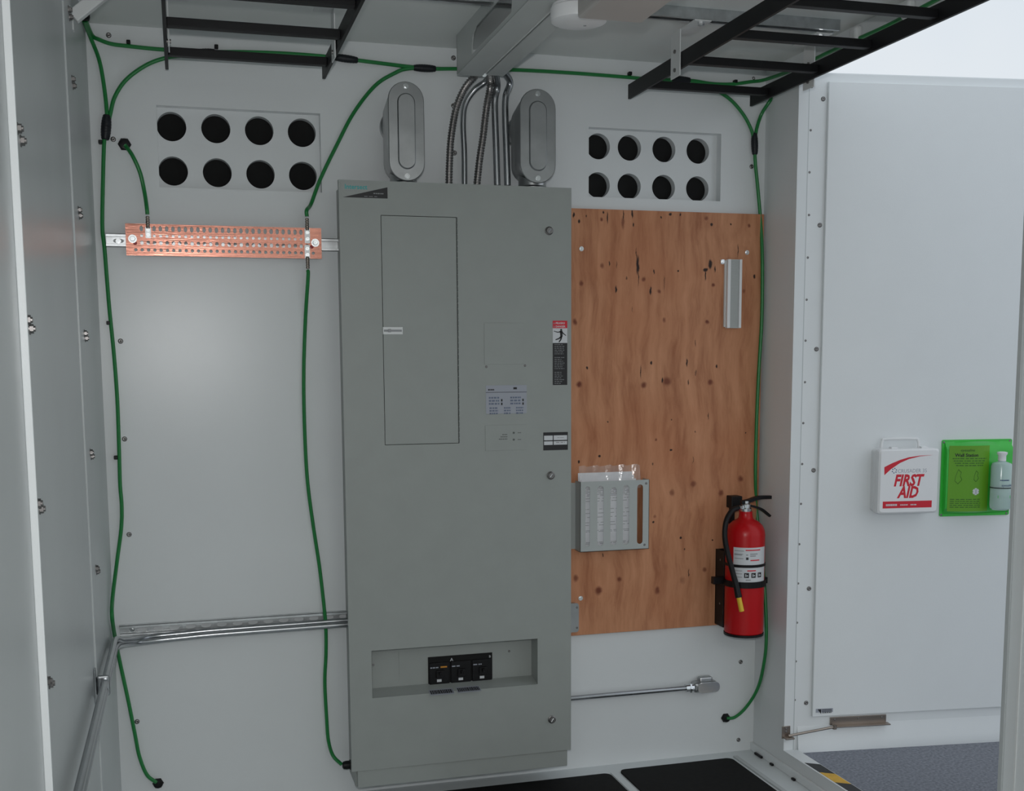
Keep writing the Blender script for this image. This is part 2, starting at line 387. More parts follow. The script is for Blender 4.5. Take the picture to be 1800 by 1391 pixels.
# trims
bm = nb(); box(bm, BK, 0, W, 2.478, H, 0, .003, bev=.0006); struct('trim_1', bm, M['wall'], 'white strip along the top of the back wall', cat='trim')
bm = nb(); box(bm, RTW, .0, 4, 2.47, H, 0, .004, bev=.001); struct('trim_2', bm, M['wall'], 'white strip above the doorway', cat='trim')
# sill with hazard tape
bm = nb(); box(bm, RTW, .24, 1.39, .072, .0745, -.053, .001, bev=.0005)
sill = struct('trim_3', bm, M['wall'], 'white door sill strip', cat='sill')
y = .375; k = 0
while y < 1.36:
    bm = nb(); w_ = .10
    prism(bm, Frame((W, 0, 0), (1, 0, 0), (0, -1, 0), (0, 0, 1)), [(.006, y), (.050, y+.03), (.050, y+.03+w_), (.006, y+w_)], .0745, .0752)
    obj('hazard_stripe', bm, M['hazyellow' if k % 2 else 'blackprint'], sill); y += w_; k += 1
# outside ground
bm = nb(); box(bm, FLR, W+.06, 14, -9, 9, -.25, -.20); struct('ground', bm, M['asphalt'], 'speckled dark grey ground outside the doorway', cat='ground')

# screws on the walls (children of the walls)
def screw_mesh(r, h, name):
    bm = nb(); lathe(bm, (0, 0, 0), (0, 0, 1), [(r, 0), (r*.97, h*.45), (r*.7, h*.85), (r*.35, h), (r*.3, h*.75), (0, h*.7)], 14)
    for f in bm.faces: f.smooth = True
    me = bpy.data.meshes.new(name); bm.to_mesh(me); bm.free(); me.materials.append(M['screw']); return me
SC = screw_mesh(.0082, .004, 'screw'); SS = screw_mesh(.0042, .0018, 'small_screw')
bm = nb(); cyl(bm, (0, 0, 0), (0, 0, .0015), .0105, n=18); cyl(bm, (0, 0, .0015), (0, 0, .007), .0082, n=6); cyl(bm, (0, 0, .007), (0, 0, .010), .005, n=10)
BM = bpy.data.meshes.new('bolt'); bm.to_mesh(BM); bm.free(); BM.materials.append(M['screw'])
def put(me, name, p, nrm, parent):
    o = bpy.data.objects.new(name, me); C.objects.link(o); o.parent = parent
    o0 = parent
    while o0.parent: o0 = o0.parent
    o.location = p-o0.location; o.rotation_euler = V(nrm).to_track_quat('Z', 'Y').to_euler(); return o
for p in ((191, 62), (199, 245), (212, 600), (219, 772), (227, 940), (241, 1269), (797, 102), (797, 186), (799, 269), (1324, 138), (1321, 293), (1302, 1164), (1298, 1301)):
    n = .003 if p[1] < 70 or p == (797, 102) else 0
    put(SC, 'screw', BK.P(*p, n), BK.n, wall_back)
for p in ((1147, 1355), (1140, 1353)): pass
for p, n in (((36, 237), -.0045), ((52, 573), -.0045), ((70, 895), -.0045), ((87, 1207), -.0045)):
    for dz, du in ((.0, 0), (-.014, -.035)):
        u, v = LF.px(*p, 0); put(BM, 'bolt', LF.at(u+du, v+dz+.01, n), LF.n, wall_left)
for p in ((130, 155), (139, 378), (148, 593), (158, 803), (167, 1010), (183, 1209), (128, 47)):
    u, v = LF.px(*p, 0)
    for dz, du in ((.0, 0), (-.012, -.022)): put(BM, 'bolt', LF.at(.62+du, v+dz+.01, 0), LF.n, wall_left)
for p in ((1340, 1342),): pass
for u, du in ((.05, .055), (.17, .02), (.33, .02)):
    bm = nb(); box(bm, FLR, W-.022, W-.0125, u, u+du, 0, .008, bev=.002); obj('floor_bolt', bm, M['black'], floor)

# floor mats
def mat_obj(u0, u1, v0, v1, label):
    bm = nb(); prism(bm, FLR, rrect(u0, u1, v0, v1, .025), .0, .006); o = obj('floor_mat', bm, M['mat']); tag(o, label, 'mat', None); return o
mat_obj(1.05, 1.690, .095, .80, 'black rubber floor mat left of the white divider, in front of the grey cabinet')
mat_obj(1.735, 2.188, .075, .80, 'black rubber floor mat right of the white divider, nearest the doorway')
bm = nb(); box(bm, FLR, 2.205, 2.222, .06, 1.6, 0, .006, bev=.001); obj('floor_strip', bm, M['wall_side'], floor)
bm = nb(); box(bm, FLR, 1.698, 1.727, .085, 1.6, 0, .003, bev=.001); obj('floor_strip', bm, M['floor'], floor)

# ================================================================ DOOR
U0 = DR.px(1416, 300)[0]
pt = spans(DR, [(1458, 144), (1432, 1258)], .022)
dz0, dz1 = .062, 2.484
bm = nb(); box(bm, DR, U0, .915, dz0, dz1, -.045, 0, bev=.004)
door = struct('door_1', bm, M['door'], 'white outward swung shelter door seen from inside', cat='door')
pu0 = DR.px(1445, 600, .012)[0]
bm = nb(); box(bm, DR, pu0, .905, .196, 2.452, 0, .014, bev=.003, seg=3); obj('raised_panel', bm, M['door'], door)
bm = nb()
prof = [(.0, .062), (.014, .062), (.016, .075), (.012, .10), (.005, .135), (.0, .16)]
PF = Frame(DR.at(U0, 0, 0), DR.n, DR.v, DR.u); prism(bm, PF, prof, .02, .89); obj('drip_rail', bm, M['door'], door, smooth=True)
bm = nb(); box(bm, DR, U0+.002, U0+.007, dz0, dz1, -.002, .003); obj('hinge_seam', bm, M['wall_side'], door)
for yy in range(8): pass
for p in ((1427, 153), (1425, 229), (1423, 303), (1422, 378), (1420, 453), (1418, 527), (1416, 599), (1415, 672), (1412, 744), (1410, 816), (1408, 886), (1405, 957), (1403, 1026), (1401, 1095), (1399, 1163), (1397, 1231), (1394, 1298)):
    put(SS, 'hinge_screw', DR.P(*p, 0), DR.n, door)
for p in ((1447, 174), (1441, 396), (1435, 614), (1430, 827), (1422, 1035), (1417, 1236)):
    put(SC, 'screw', DR.P(*p, 0), DR.n, door)
# maker plate on the door
lp = spans(DR, [(1433, 1256), (1464, 1246)], .014)
bm = nb(); box(bm, DR, lp[0]+.002, lp[1], lp[2]+.006, lp[3]+.002, .014, .0155); pl = obj('maker_plate', bm, M['lilac'], door); pl['label'] = 'small grey plate with black triangle mark'
bm = nb(); uu, vv = lp[0]+.008, lp[3]-.0; prism(bm, DR, [(uu, vv), (uu+.014, vv), (uu+.014, vv-.018)], .0155, .0158); obj('triangle_mark', bm, M['blackprint'], pl)
bm = nb()
for k in range(3): dashes(bm, DR, lp[0]+.026, lp[1]-.004, lp[3]-.004-k*.0055, .0032, .0155, .0158, lo=.004, hi=.009)
obj('lettering', bm, M['blackprint'], pl)

# door stay (holder arm)
a0 = DR.P(1385, 1290, .006)
t = thing('door_stay', 'brown steel stay arm joining the jamb to the foot of the white door', 'door stay', a0)
JE = Frame((0, -.235, 0), (1, 0, 0), (0, 0, 1), (0, -1, 0)); q = spans(JE, [(1375, 1278), (1389, 1298)], .004)
bm = nb(); box(bm, JE, q[0], q[1], q[2], q[3], .0002, .004, bev=.001); box(bm, JE, q[0]+.004, q[1]+.004, q[2]+.003, q[2]+.009, .004, .03, bev=.001); obj('jamb_bracket', bm, M['nickel'], t)
for z in (q[3]-.008, q[3]-.02): put(SS, 'screw', JE.at((q[0]+q[1])/2, z, .004), JE.n, t)
bm = nb(); tube(bm, [DR.P(1386, 1294, .024), DR.P(1467, 1278, .030)], .0048, n=8, k=4); obj('rod', bm, M['nickel'], t, smooth=True)
q = spans(DR, [(1460, 1261), (1460, 1273), (1558, 1257), (1558, 1270)], .008); vz0 = .158; vz1 = .188
bm = nb(); box(bm, DR, q[0], q[1], vz0, vz1, 0.0005, .006, bev=.001); box(bm, DR, q[0]+.012, q[1]+.006, vz0-.002, vz0+.002, .004, .032, bev=.0008); obj('slide_channel', bm, M['nickel'], t)
for k in (.08, .5, .92):
    put(SS, 'screw', DR.at(q[0]+(q[1]-q[0])*k, vz1-.008, .006), DR.n, t)
bm = nb(); cyl(bm, DR.P(1467, 1279, .03)-V((0, 0, .006)), DR.P(1467, 1279, .03)+V((0, 0, .010)), .008, n=12); obj('pivot', bm, M['nickel'], t)

# ================================================================ ELECTRICAL CABINET
px0, px1, pz0, pz1 = .757, 1.508, .078, 2.062
t = thing('electrical_cabinet', 'tall grey enamelled electrical cabinet on the back wall', 'electrical panel', ((px0+px1)/2, 0, pz0))
cab = t
dq = (FRONT.px(669, 378)[0], FRONT.px(803, 378)[0], FRONT.px(676, 783)[1], FRONT.px(668, 378)[1])
rq = (FRONT.px(654, 1190)[0], FRONT.px(945, 1160)[0], FRONT.px(945, 1203)[1], FRONT.px(945, 1123)[1])
tx0, tx1, tz0, tz1 = FRONT.px(594, 400)[0], FRONT.px(999, 700)[0], FRONT.px(1000, 1315)[1], 2.072
bm = nb(); box(bm, BK, px0, px1, pz0, pz1, .001, .100)
wallrects(bm, BK, px0, px1, pz0, pz1, [(rq[0]-.001, rq[1]+.001, rq[2]-.001, rq[3]+.001)], .1005, .155)
for p, q in (((px0, pz0), (px1, pz0)), ((px1, pz0), (px1, pz1)), ((px1, pz1), (px0, pz1)), ((px0, pz1), (px0, pz0))):
    bm.faces.new([bm.verts.new(BK.at(*p, .1)), bm.verts.new(BK.at(*q, .1)), bm.verts.new(BK.at(*q, .155)), bm.verts.new(BK.at(*p, .155))])
bmesh.ops.recalc_face_normals(bm, faces=bm.faces); obj('cabinet_box', bm, M['panel'], t)
tx0 = .741; tx1 = 1.5135; tz0 = .140
bm = nb(); wallrects(bm, FRONT, tx0, tx1, tz0, tz1, [dq, rq], -.018, 0)
for p, q in (((tx0, tz0), (tx1, tz0)), ((tx1, tz0), (tx1, tz1)), ((tx1, tz1), (tx0, tz1)), ((tx0, tz1), (tx0, tz0))):
    bm.faces.new([bm.verts.new(FRONT.at(*p, -.018)), bm.verts.new(FRONT.at(*q, -.018)), bm.verts.new(FRONT.at(*q, 0)), bm.verts.new(FRONT.at(*p, 0))])
bmesh.ops.remove_doubles(bm, verts=bm.verts, dist=1e-6); bmesh.ops.recalc_face_normals(bm, faces=bm.faces)
obj('front_trim', bm, M['panel'], t)
bm = nb(); box(bm, FRONT, px0+.004, px1-.006, pz0+.002, tz0-.001, -.026, -.006, bev=.002); obj('base_plate', bm, M['panel'], t)
g = .0018
bm = nb(); box(bm, FRONT, dq[0], dq[1], dq[2], dq[3], -.018, -.016); obj('door_gap', bm, M['panel_dark'], t)
bm = nb(); box(bm, FRONT, dq[0]+g, dq[1]-g*1.6, dq[2]+g, dq[3]-g, -.014, 0.0005, bev=.0006); idoor = obj('small_door', bm, M['panel'], t)
hx = dq[1]-.0008
bm = nb()
for k in range(40):
    z = dq[2]+(dq[3]-dq[2])*(k+.1)/40; cyl(bm, FRONT.at(hx, z, .0008), FRONT.at(hx, z+(dq[3]-dq[2])/40*.8, .0008), .0022, n=6)
hg = obj('hinge', bm, M['panel_dark'], idoor); hg['kind'] = 'stuff'
# latch
q = spans(FRONT, [(673, 575), (708, 588)], .003)
bm = nb(); box(bm, FRONT, q[0], q[1], q[2], q[3], 0, .004, bev=.001); la = obj('latch', bm, M['whitepaint'], idoor); la['label'] = 'silver slide latch'
bm = nb(); mz = (q[2]+q[3])/2; box(bm, FRONT, q[0]+.003, q[1]-.003, mz-.0035, mz+.0035, .004, .0046); box(bm, FRONT, q[0]+.016, q[0]+.026, mz-.005, mz+.005, .0046, .008, bev=.001); obj('latch_slide', bm, M['greyprint'], la)
# recessed breaker bay
rd = -.072
bm = nb()
a, b, c, d = rq[0]+.0006, rq[1]-.0006, rq[2]+.0006, rq[3]-.0006
SL = .012
for P4 in (((a, c, 0), (b, c, 0), (b, c+SL, rd), (a, c+SL, rd)), ((b, c, 0), (b, d, 0), (b, d, rd), (b, c+SL, rd)), ((b, d, 0), (a, d, 0), (a, d, rd), (b, d, rd)), ((a, d, 0), (a, c, 0), (a, c+SL, rd), (a, d, rd)), ((a, c+SL, rd), (b, c+SL, rd), (b, d, rd), (a, d, rd))):
    bm.faces.new([bm.verts.new(FRONT.at(*p)) for p in P4])
bmesh.ops.remove_doubles(bm, verts=bm.verts, dist=1e-6); bmesh.ops.recalc_face_normals(bm, faces=bm.faces)
bay = obj('breaker_bay', bm, M['panel'], t)
q = [FRONT.px(*p, rd) for p in ((752, 1157), (865, 1146), (865, 1195), (753, 1208))]
bu0, bu1 = (q[0][0]+q[3][0])/2, (q[1][0]+q[2][0])/2; bv1 = (q[0][1]+q[1][1])/2; bv0 = (q[2][1]+q[3][1])/2
bm = nb(); box(bm, FRONT, bu0, bu1, bv0, bv1, rd, rd+.003); obj('breaker_window', bm, M['hole'], bay)
bw = (bu1-bu0)/3
for k in range(3):
    x0 = bu0+.003+k*bw; x1 = bu0-.003+(k+1)*bw
    bm = nb(); box(bm, FRONT, x0, x1, bv0+.006, bv1-.02, rd+.003, rd+.010, bev=.0015)
    box(bm, FRONT, x0+bw*.30, x1-bw*.25, bv0+.028, bv0+.055, rd+.010, rd+.018, bev=.002)
    box(bm, FRONT, x0+bw*.42, x1-bw*.40, bv0+.040, bv0+.052, rd+.018, rd+.030, bev=.002)
    obj('breaker', bm, M['black'], bay)
    bm = nb(); box(bm, FRONT, x0+bw*.34, x0+bw*.55, bv0+.014, bv0+.023, rd+.010, rd+.0108); obj('rating_tab', bm, M['labelwhite'], bay)
    bm = nb(); dashes(bm, FRONT, x0+.003, x0+bw*.45, bv1-.038, .004, rd+.010, rd+.0106); obj('marking', bm, M['lilac'], bay)
bm = nb(); box(bm, FRONT, bu0+bw*.55, bu0+bw*.85, bv1-.038, bv1-.033, rd+.010, rd+.0108); obj('marking', bm, M['orangeprint'], bay)
text('bay_letter', 'A', FRONT, bu0+bw*1.02, bv1-.019, rd+.0032, .016, M['labelwhite'], bay)
text('bay_letter', 'B', FRONT, bu1-.012, bv1-.017, rd+.0032, .012, M['labelwhite'], bay)
_sv = V((0, -rd, SL)).normalized(); SLP = Frame(FRONT.at(0, c, 0), (1, 0, 0), _sv, V((1, 0, 0)).cross(_sv))
for (x0, x1, yy) in ((755, 797, 1218.5), (803, 844, 1214)):
    p0 = SLP.px(x0, yy); p1 = SLP.px(x1, yy-3.5); vm = (p0[1]+p1[1])/2; bm = nb(); box(bm, SLP, p0[0], p1[0], vm-.021, vm+.021, 0, .001); s_ = obj('label_strip', bm, M['lilac'], bay)
    bm = nb(); dashes(bm, SLP, p0[0]+.003, p1[0]-.002, vm-.014, .028, .001, .0014, gap=.3, lo=.004, hi=.008); obj('lettering', bm, M['blackprint'], s_)
for p in ((895, 1145), (656, 1169)): put(SS, 'screw', FRONT.P(*p, rd if p[0] > 700 else 0), FRONT.n, t)
p = FRONT.px(702, 1180, rd)
bm = nb(); box(bm, FRONT, p[0]-.0006, p[0]+.0006, c+.03, d-.01, rd, rd+.0012); obj('filler_joint', bm, M['panel'], bay)
# thin raised cover outlines on the front
def cover(name, pts, m=None, h=.0016, lab=None):
    q = spans(FRONT, pts, h); bm = nb(); box(bm, FRONT, *q, 0, h, bev=.0006)
    o = obj(name, bm, m or M['panel'], t)
    if lab: o['label'] = lab
    return o, q
cover('blank_cover', [(851, 568), (922, 568), (922, 640), (853, 640)])
o, q = cover('meter_label', [(854, 679), (925, 677), (926, 725), (856, 728)], M['lilac'], .0012, 'pale grey indicator label with blue boxes')
bm = nb(); box(bm, FRONT, q[0], q[1], q[3]-.024, q[3]-.0225, .0012, .0016)
dashes(bm, FRONT, q[0]+.008, q[0]+.03, q[3]-.017, .005, .0012, .0016, lo=.004, hi=.007); dashes(bm, FRONT, q[0]+.095, q[0]+.112, q[3]-.014, .007, .0012, .0016, lo=.01, hi=.02)
for x in (.052, .126):
    for z in (.050, .062): box(bm, FRONT, q[0]+x, q[0]+x+.005, q[3]-z-.004, q[3]-z+.004, .0012, .0016)
obj('lettering', bm, M['blackprint'], o)
bm = nb()
for x in (.004, .078):
    for k in range(3): dashes(bm, FRONT, q[0]+x+.006, q[0]+x+.044, q[3]-.044-k*.010, .0055, .0012, .0016, lo=.006, hi=.014)
for x, w_ in ((.012, .030), (.062, .024), (.104, .026)):
    for k in range(3): dashes(bm, FRONT, q[0]+x, q[0]+x+w_, q[3]-.078-k*.009, .005, .0012, .0016, lo=.005, hi=.012)
obj('lettering', bm, M['slateprint'], o)
o, q = cover('lamp_cover', [(853, 748), (925, 747), (926, 791), (855, 792)])
bm = nb()
for p in ((903, 761), (903, 773)):
    P_ = FRONT.P(*p, .0016); cyl(bm, P_, P_+FRONT.n*.0015, .0035, n=10)
for k in range(3):
    u, v = FRONT.px(886-k*3, 764+k*4, .0016); dashes(bm, FRONT, u-.006, u+.012+k*.006, v-.002, .003, .0016, .002, lo=.004, hi=.008)
for p in ((910, 761), (910, 773)):
    u, v = FRONT.px(*p, .0016); box(bm, FRONT, u, u+.012, v-.001, v+.001, .0016, .002)
obj('lamp_marking', bm, M['panel_dark'], o)
for p in ((855, 645), (923, 643)): put(SS, 'screw', FRONT.P(*p), FRONT.n, t)
for p in ((965, 406), (968, 836), (970, 1265)):
    P_ = FRONT.P(*p); bm = nb(); lathe(bm, P_, FRONT.n, [(.014, 0), (.014, .003), (.011, .005), (.010, .009), (0, .009)], 20)
    lk = obj('quarter_turn_lock', bm, M['screw'], t, smooth=True)
    bm = nb(); cyl(bm, P_+FRONT.n*.009+V((-.004, 0, -.006)), P_+FRONT.n*.009+V((.004, 0, .006)), .002, n=6); obj('lock_slot', bm, M['bright'], lk)
# brand label
q = spans(FRONT, [(602, 322), (680, 323), (681, 348), (603, 347)], 0); q = (FRONT.px(600, 335)[0], FRONT.px(681, 335)[0], FRONT.px(640, 348.5)[1], FRONT.px(640, 322)[1])
bm = nb(); box(bm, FRONT, *q, 0, .0008); o = obj('brand_label', bm, M['lilac'], t); o['label'] = 'grey label with black wedge and teal lettering'
o.data.materials[0] = M['panel']
bm = nb(); prism(bm, FRONT, [(q[0]+.004, q[2]+.001), (q[1], q[2]+.001), (q[1], q[2]+.036)], .0008, .0012); obj('black_wedge', bm, M['blackprint'], o)
text('lettering', 'Intersect', FRONT, q[0]+.010, q[3]-.019, .0008, .020, M['tealprint'], o, bold=.0004)
bm = nb(); dashes(bm, FRONT, q[0]+.012, q[0]+.062, q[3]-.026, .0025, .0008, .0012, lo=.005, hi=.014); obj('lettering', bm, M['greyprint'], o)
bm = nb(); dashes(bm, FRONT, q[1]-.045, q[1]-.012, q[2]+.014, .003, .0012, .0015, lo=.004, hi=.008); dashes(bm, FRONT, q[1]-.075, q[1]-.03, q[2]+.005, .0014, .0012, .0015); obj('lettering', bm, M['greyprint'], o)
# danger label
q = (FRONT.px(971.5, 620)[0], FRONT.px(997, 620)[0], FRONT.px(985, 677)[1], FRONT.px(985, 564)[1])
hh = q[3]-q[2]; s1 = q[3]-hh*.115; s2 = q[3]-hh*.345
bm = nb(); box(bm, FRONT, *q, 0, .0008); o = obj('danger_label', bm, M['labelwhite'], t); o['label'] = 'red, white and black electric shock warning label'
bm = nb(); box(bm, FRONT, q[0], q[1], s1, q[3], .0008, .0012); obj('red_band', bm, M['redprint'], o)
bm = nb(); box(bm, FRONT, q[0], q[1], q[2], s2, .0008, .0012); obj('black_band', bm, M['blackprint'], o)
text('lettering', 'PELIGRO', FRONT, q[0]+.010, q[3]-.011, .0012, .0085, M['labelwhite'], o, bold=.0002)
text('lettering', 'DANGER', FRONT, q[0]+.010, q[3]-.022, .0012, .0085, M['labelwhite'], o, bold=.0002)
bm = nb()
for z in (q[3]-.011, q[3]-.022): prism(bm, FRONT, [(q[0]+.002, z), (q[0]+.008, z), (q[0]+.005, z+.006)], .0012, .0015)
for k in range(22):
    if k in (6, 14): continue
    dashes(bm, FRONT, q[0]+.006, q[0]+random.uniform(.030, .044), s2-.006-k*.0062, .0016, .0012, .0014, lo=.005, hi=.012)
obj('lettering', bm, M['greyprint'], o)
bm = nb(); cu, cv = (q[0]+q[1])/2+.004, (s1+s2)/2
def limb(pts, r0, r1):
    P_ = [FRONT.at(cu+x, cv+y_, .001) for x, y_ in pts]
    for i in range(len(P_)-1):
        a_, b_ = P_[i], P_[i+1]; d_ = (b_-a_).normalized(); s_ = d_.cross(FRONT.n); ra = r0+(r1-r0)*i/(len(P_)-1); rb = r0+(r1-r0)*(i+1)/(len(P_)-1)
        ps = [a_+s_*ra, a_-s_*ra, b_-s_*rb, b_+s_*rb]; lo = [bm.verts.new(p) for p in ps]; hi = [bm.verts.new(p+FRONT.n*.0004) for p in ps]
        bm.faces.new(lo); bm.faces.new(hi)
        for j in range(4): bm.faces.new((lo[j], lo[(j+1) % 4], hi[(j+1) % 4], hi[j]))
cyl(bm, FRONT.at(cu, cv+.019, .0008), FRONT.at(cu, cv+.019, .0014), .0035, n=12)
limb([(0, .016), (.001, -.004)], .0045, .004); limb([(-.001, .013), (-.012, .011), (-.026, .015)], .002, .001)
limb([(.001, .013), (.009, .006), (.017, .0)], .002, .0012); limb([(.001, -.003), (-.008, -.010), (-.020, -.014)], .0028, .0016)
limb([(.001, -.003), (-.001, -.013), (-.008, -.022)], .003, .0018); obj('falling_figure', bm, M['blackprint'], o)
# rating label
q = (FRONT.px(955, 776)[0], FRONT.px(998, 776)[0], FRONT.px(977, 791.5)[1], FRONT.px(977, 760)[1])
bm = nb(); box(bm, FRONT, *q, 0, .0008); o = obj('rating_label', bm, M['blackprint'], t); o['label'] = 'black label with white boxes'
bm = nb(); w_, h_ = q[1]-q[0], q[3]-q[2]
for a_, b_, c_, d_ in ((.03, .38, .56, .82), (.42, .97, .56, .82), (.03, .38, .30, .50), (.42, .97, .30, .50)): box(bm, FRONT, q[0]+w_*a_, q[0]+w_*b_, q[2]+h_*c_, q[2]+h_*d_, .0008, .0011)
obj('white_boxes', bm, M['labelwhite'], o)
bm = nb(); dashes(bm, FRONT, q[0]+.045, q[1]-.01, q[2]+h_*.40, .003, .0011, .0014); dashes(bm, FRONT, q[0]+.05, q[1]-.01, q[2]+h_*.68, .0015, .0011, .0014); obj('lettering', bm, M['greyprint'], o)
bm = nb()
for z in (1.70, 1.60): box(bm, Frame((px0, 0, 0), (0, -1, 0), (0, 0, 1), (-1, 0, 0)), .09, .105, z-.03, z+.03, 0, .0008)
obj('side_slot', bm, M['panel_dark'], t)

# ================================================================ PLYWOOD + fittings
PN = .019
plw = (1.40, 2.311, .508, 2.028)
def kn(px, py, rx, rz, a): u, v = BK.px(px, py, PN); return (u, v, rx, rz, a)
def zx(lst, ox, oy, s): return [kn(ox+x/s, oy+y/s, rx, rz, a) for x, y, rx, rz, a in lst]
KNOTS = zx([(90, 540, .008, .010, .7), (45, 825, .008, .012, .75), (75, 1290, .011, .011, .9), (555, 1295, .011, .011, .75), (725, 1268, .017, .016, .7), (1047, 1275, .010, .010, .75), (553, 508, .008, .008, .7), (668, 600, .007, .007, .7), (1070, 552, .007, .007, .8), (1025, 828, .007, .008, .8), (245, 408, .007, .010, .6), (400, 95, .006, .02, .6), (1335, 115, .006, .007, .7), (1018, 58, .007, .008, .6), (707, 812, .006, .010, .6), (240, 68, .005, .007, .8), (1295, 600, .005, .008, .5)], 1000, 370, 4.215)
KNOTS += zx([(725, 500, .011, .012, .6), (600, 550, .010, .012, .55), (1000, 470, .010, .012, .7), (885, 553, .010, .012, .7), (40, 1050, .010, .013, .65), (172, 1122, .013, .016, .8), (293, 1055, .009, .010, .75), (515, 1120, .010, .014, .7), (790, 1000, .008, .010, .6), (508, 243, .005, .006, .7), (660, 1060, .012, .014, .35), (500, 690, .006, .006, .5)], 1000, 700, 3.312)
STREAKS = zx([(510, 405, .0055, .030, 1), (500, 330, .0012, .022, .9), (515, 500, .0012, .026, .9), (350, 585, .003, .012, .9), (605, 595, .0035, .014, .9), (1048, 400, .007, .016, 1), (1012, 440, .009, .006, .95), (1012, 480, .0025, .016, .95), (1082, 435, .002, .012, .9), (1375, 490, .005, .008, .95), (300, 395, .002, .009, .8), (75, 80, .004, .006, .9), (285, 55, .0022, .018, .9), (470, 25, .003, .014, .95), (478, 108, .003, .007, .9), (255, 15, .003, .005, .9), (405, 35, .0015, .018, .8), (1057, 105, .004, .006, .9), (752, 28, .005, .005, .9), (825, 30, .003, .004, .9), (1200, 103, .003, .004, .8), (683, 55, .003, .004, .8), (1253, 300, .0015, .022, .8), (810, 450, .003, .004, .9), (628, 455, .002, .008, .8), (610, 1130, .004, .006, .95), (135, 1168, .0035, .005, .9), (1097, 1157, .0035, .006, .95), (875, 1130, .0025, .014, .9), (532, 1200, .0015, .022, .8), (937, 985, .0015, .010, .7), (693, 1258, .0025, .009, .9), (885, 1275, .002, .010, .7), (707, 540, .0012, .025, .6), (430, 500, .003, .006, .6), (355, 405, .0012, .012, .6), (470, 735, .001, .01, .6), (940, 1205, .003, .010, .45), (35, 35, .003, .009, .9), (128, 42, .002, .004, .8)], 1000, 370, 4.215)
STREAKS += zx([(810, 105, .0015, .012, .8), (178, 338, .004, .004, .9), (58, 370, .0035, .005, .95), (595, 303, .004, .004, .85), (723, 362, .001, .012, .8), (492, 722, .0035, .004, .9), (650, 815, .0045, .004, .9), (835, 825, .003, .003, .8), (698, 1020, .0015, .013, .8), (225, 138, .0025, .003, .7), (1030, 203, .0025, .003, .8), (598, 126, .0025, .003, .7), (735, 195, .002, .003, .7), (198, 915, .002, .008, .7), (489, 385, .003, .004, .6), (672, 880, .002, .004, .7)], 1000, 700, 3.312)
M['wood'] = wood_mat()
bm = nb(); box(bm, BK, *plw, 0, PN, bev=.0008); ply = obj('plywood_backboard', bm, M['wood']); tag(ply, 'knotty reddish plywood board behind the extinguisher and the document pocket', 'plywood board')
SB = bpy.data.meshes.new('board_screw'); bm = nb(); cyl(bm, (0, 0, 0), (0, 0, .0015), .0085, n=16); cyl(bm, (0, 0, .0015), (0, 0, .006), .006, n=6); bm.to_mesh(SB); bm.free(); SB.materials.append(M['bright'])
for p in ((1022, 437.5), (1313, 444), (1020.5, 1052)): put(SB, 'board_screw', BK.P(*p, PN), BK.n, ply)

# ribbed wiring block
q = (BK.px(1278, 515, .04)[0], BK.px(1303, 515, .04)[0], BK.px(1289, 577, .04)[1], BK.px(1291, 456, .04)[1])
t = thing('wiring_block', 'narrow pale ribbed wiring block upright near the top right of the plywood', 'wiring block', BK.at((q[0]+q[1])/2, q[2], PN))
bm = nb(); box(bm, BK, q[0]-.004, q[1]+.002, q[2]+.004, q[3]-.004, PN, PN+.010, bev=.001); box(bm, BK, q[0]-.018, q[0], q[3]-.016, q[3], PN, PN+.004, bev=.001); obj('base', bm, M['whitepaint'], t)
for a_, b_ in ((q[0], q[0]+.012), (q[1]-.010, q[1])):
    bm = nb(); box(bm, BK, a_, b_, q[2], q[3], PN+.008, PN+.026, bev=.0015); obj('side_rail', bm, M['white'], t)
bm = nb(); box(bm, BK, q[0]+.012, q[1]-.010, q[2], q[3], PN+.008, PN+.018)
for k in range(50):
    z = q[2]+(q[3]-q[2])*(k+.2)/50; box(bm, BK, q[0]+.013, q[1]-.011, z, z+.0025, PN+.018, PN+.022)
o = obj('terminal_ribs', bm, M['wayp'], t); o['kind'] = 'stuff'
put(SB, 'screw', BK.at(q[0]-.010, q[3]-.008, PN+.004), BK.n, t)

# document pocket
hN = .055; f0 = PN+hN
u0 = (BK.px(1020, 900, f0)[0]); u1 = BK.px(1141, 900, f0)[0]; vb = BK.px(1080, 968, f0)[1]; vt = BK.px(1080, 845.5, f0)[1]
t = thing('document_pocket', 'grey slotted metal document pocket screwed to the plywood', 'document holder', BK.at((u0+u1)/2, vb, PN))
slots = [(1029, 1037, 855, 962), (1050, 1061, 852, 958), (1073, 1084, 862, 959), (1095, 1106, 855, 958), (1120, 1130, 850, 957)]
bm = nb(); cu_ = []
for (a_, b_, c_, d_) in slots:
    x0 = BK.px(a_, 900, f0)[0]; x1 = BK.px(b_, 900, f0)[0]; z0 = BK.px((a_+b_)/2, d_, f0)[1]; z1 = BK.px((a_+b_)/2, c_, f0)[1]; cu_.append((x0, x1, z0, z1))
zb = sum(c[2] for c in cu_)/5; zt = max(c[3] for c in cu_)
us = [u0]; hl = {}
for i, c_ in enumerate(cu_):
    us += [c_[0]-.003, c_[1]+.003]
us.append(u1)
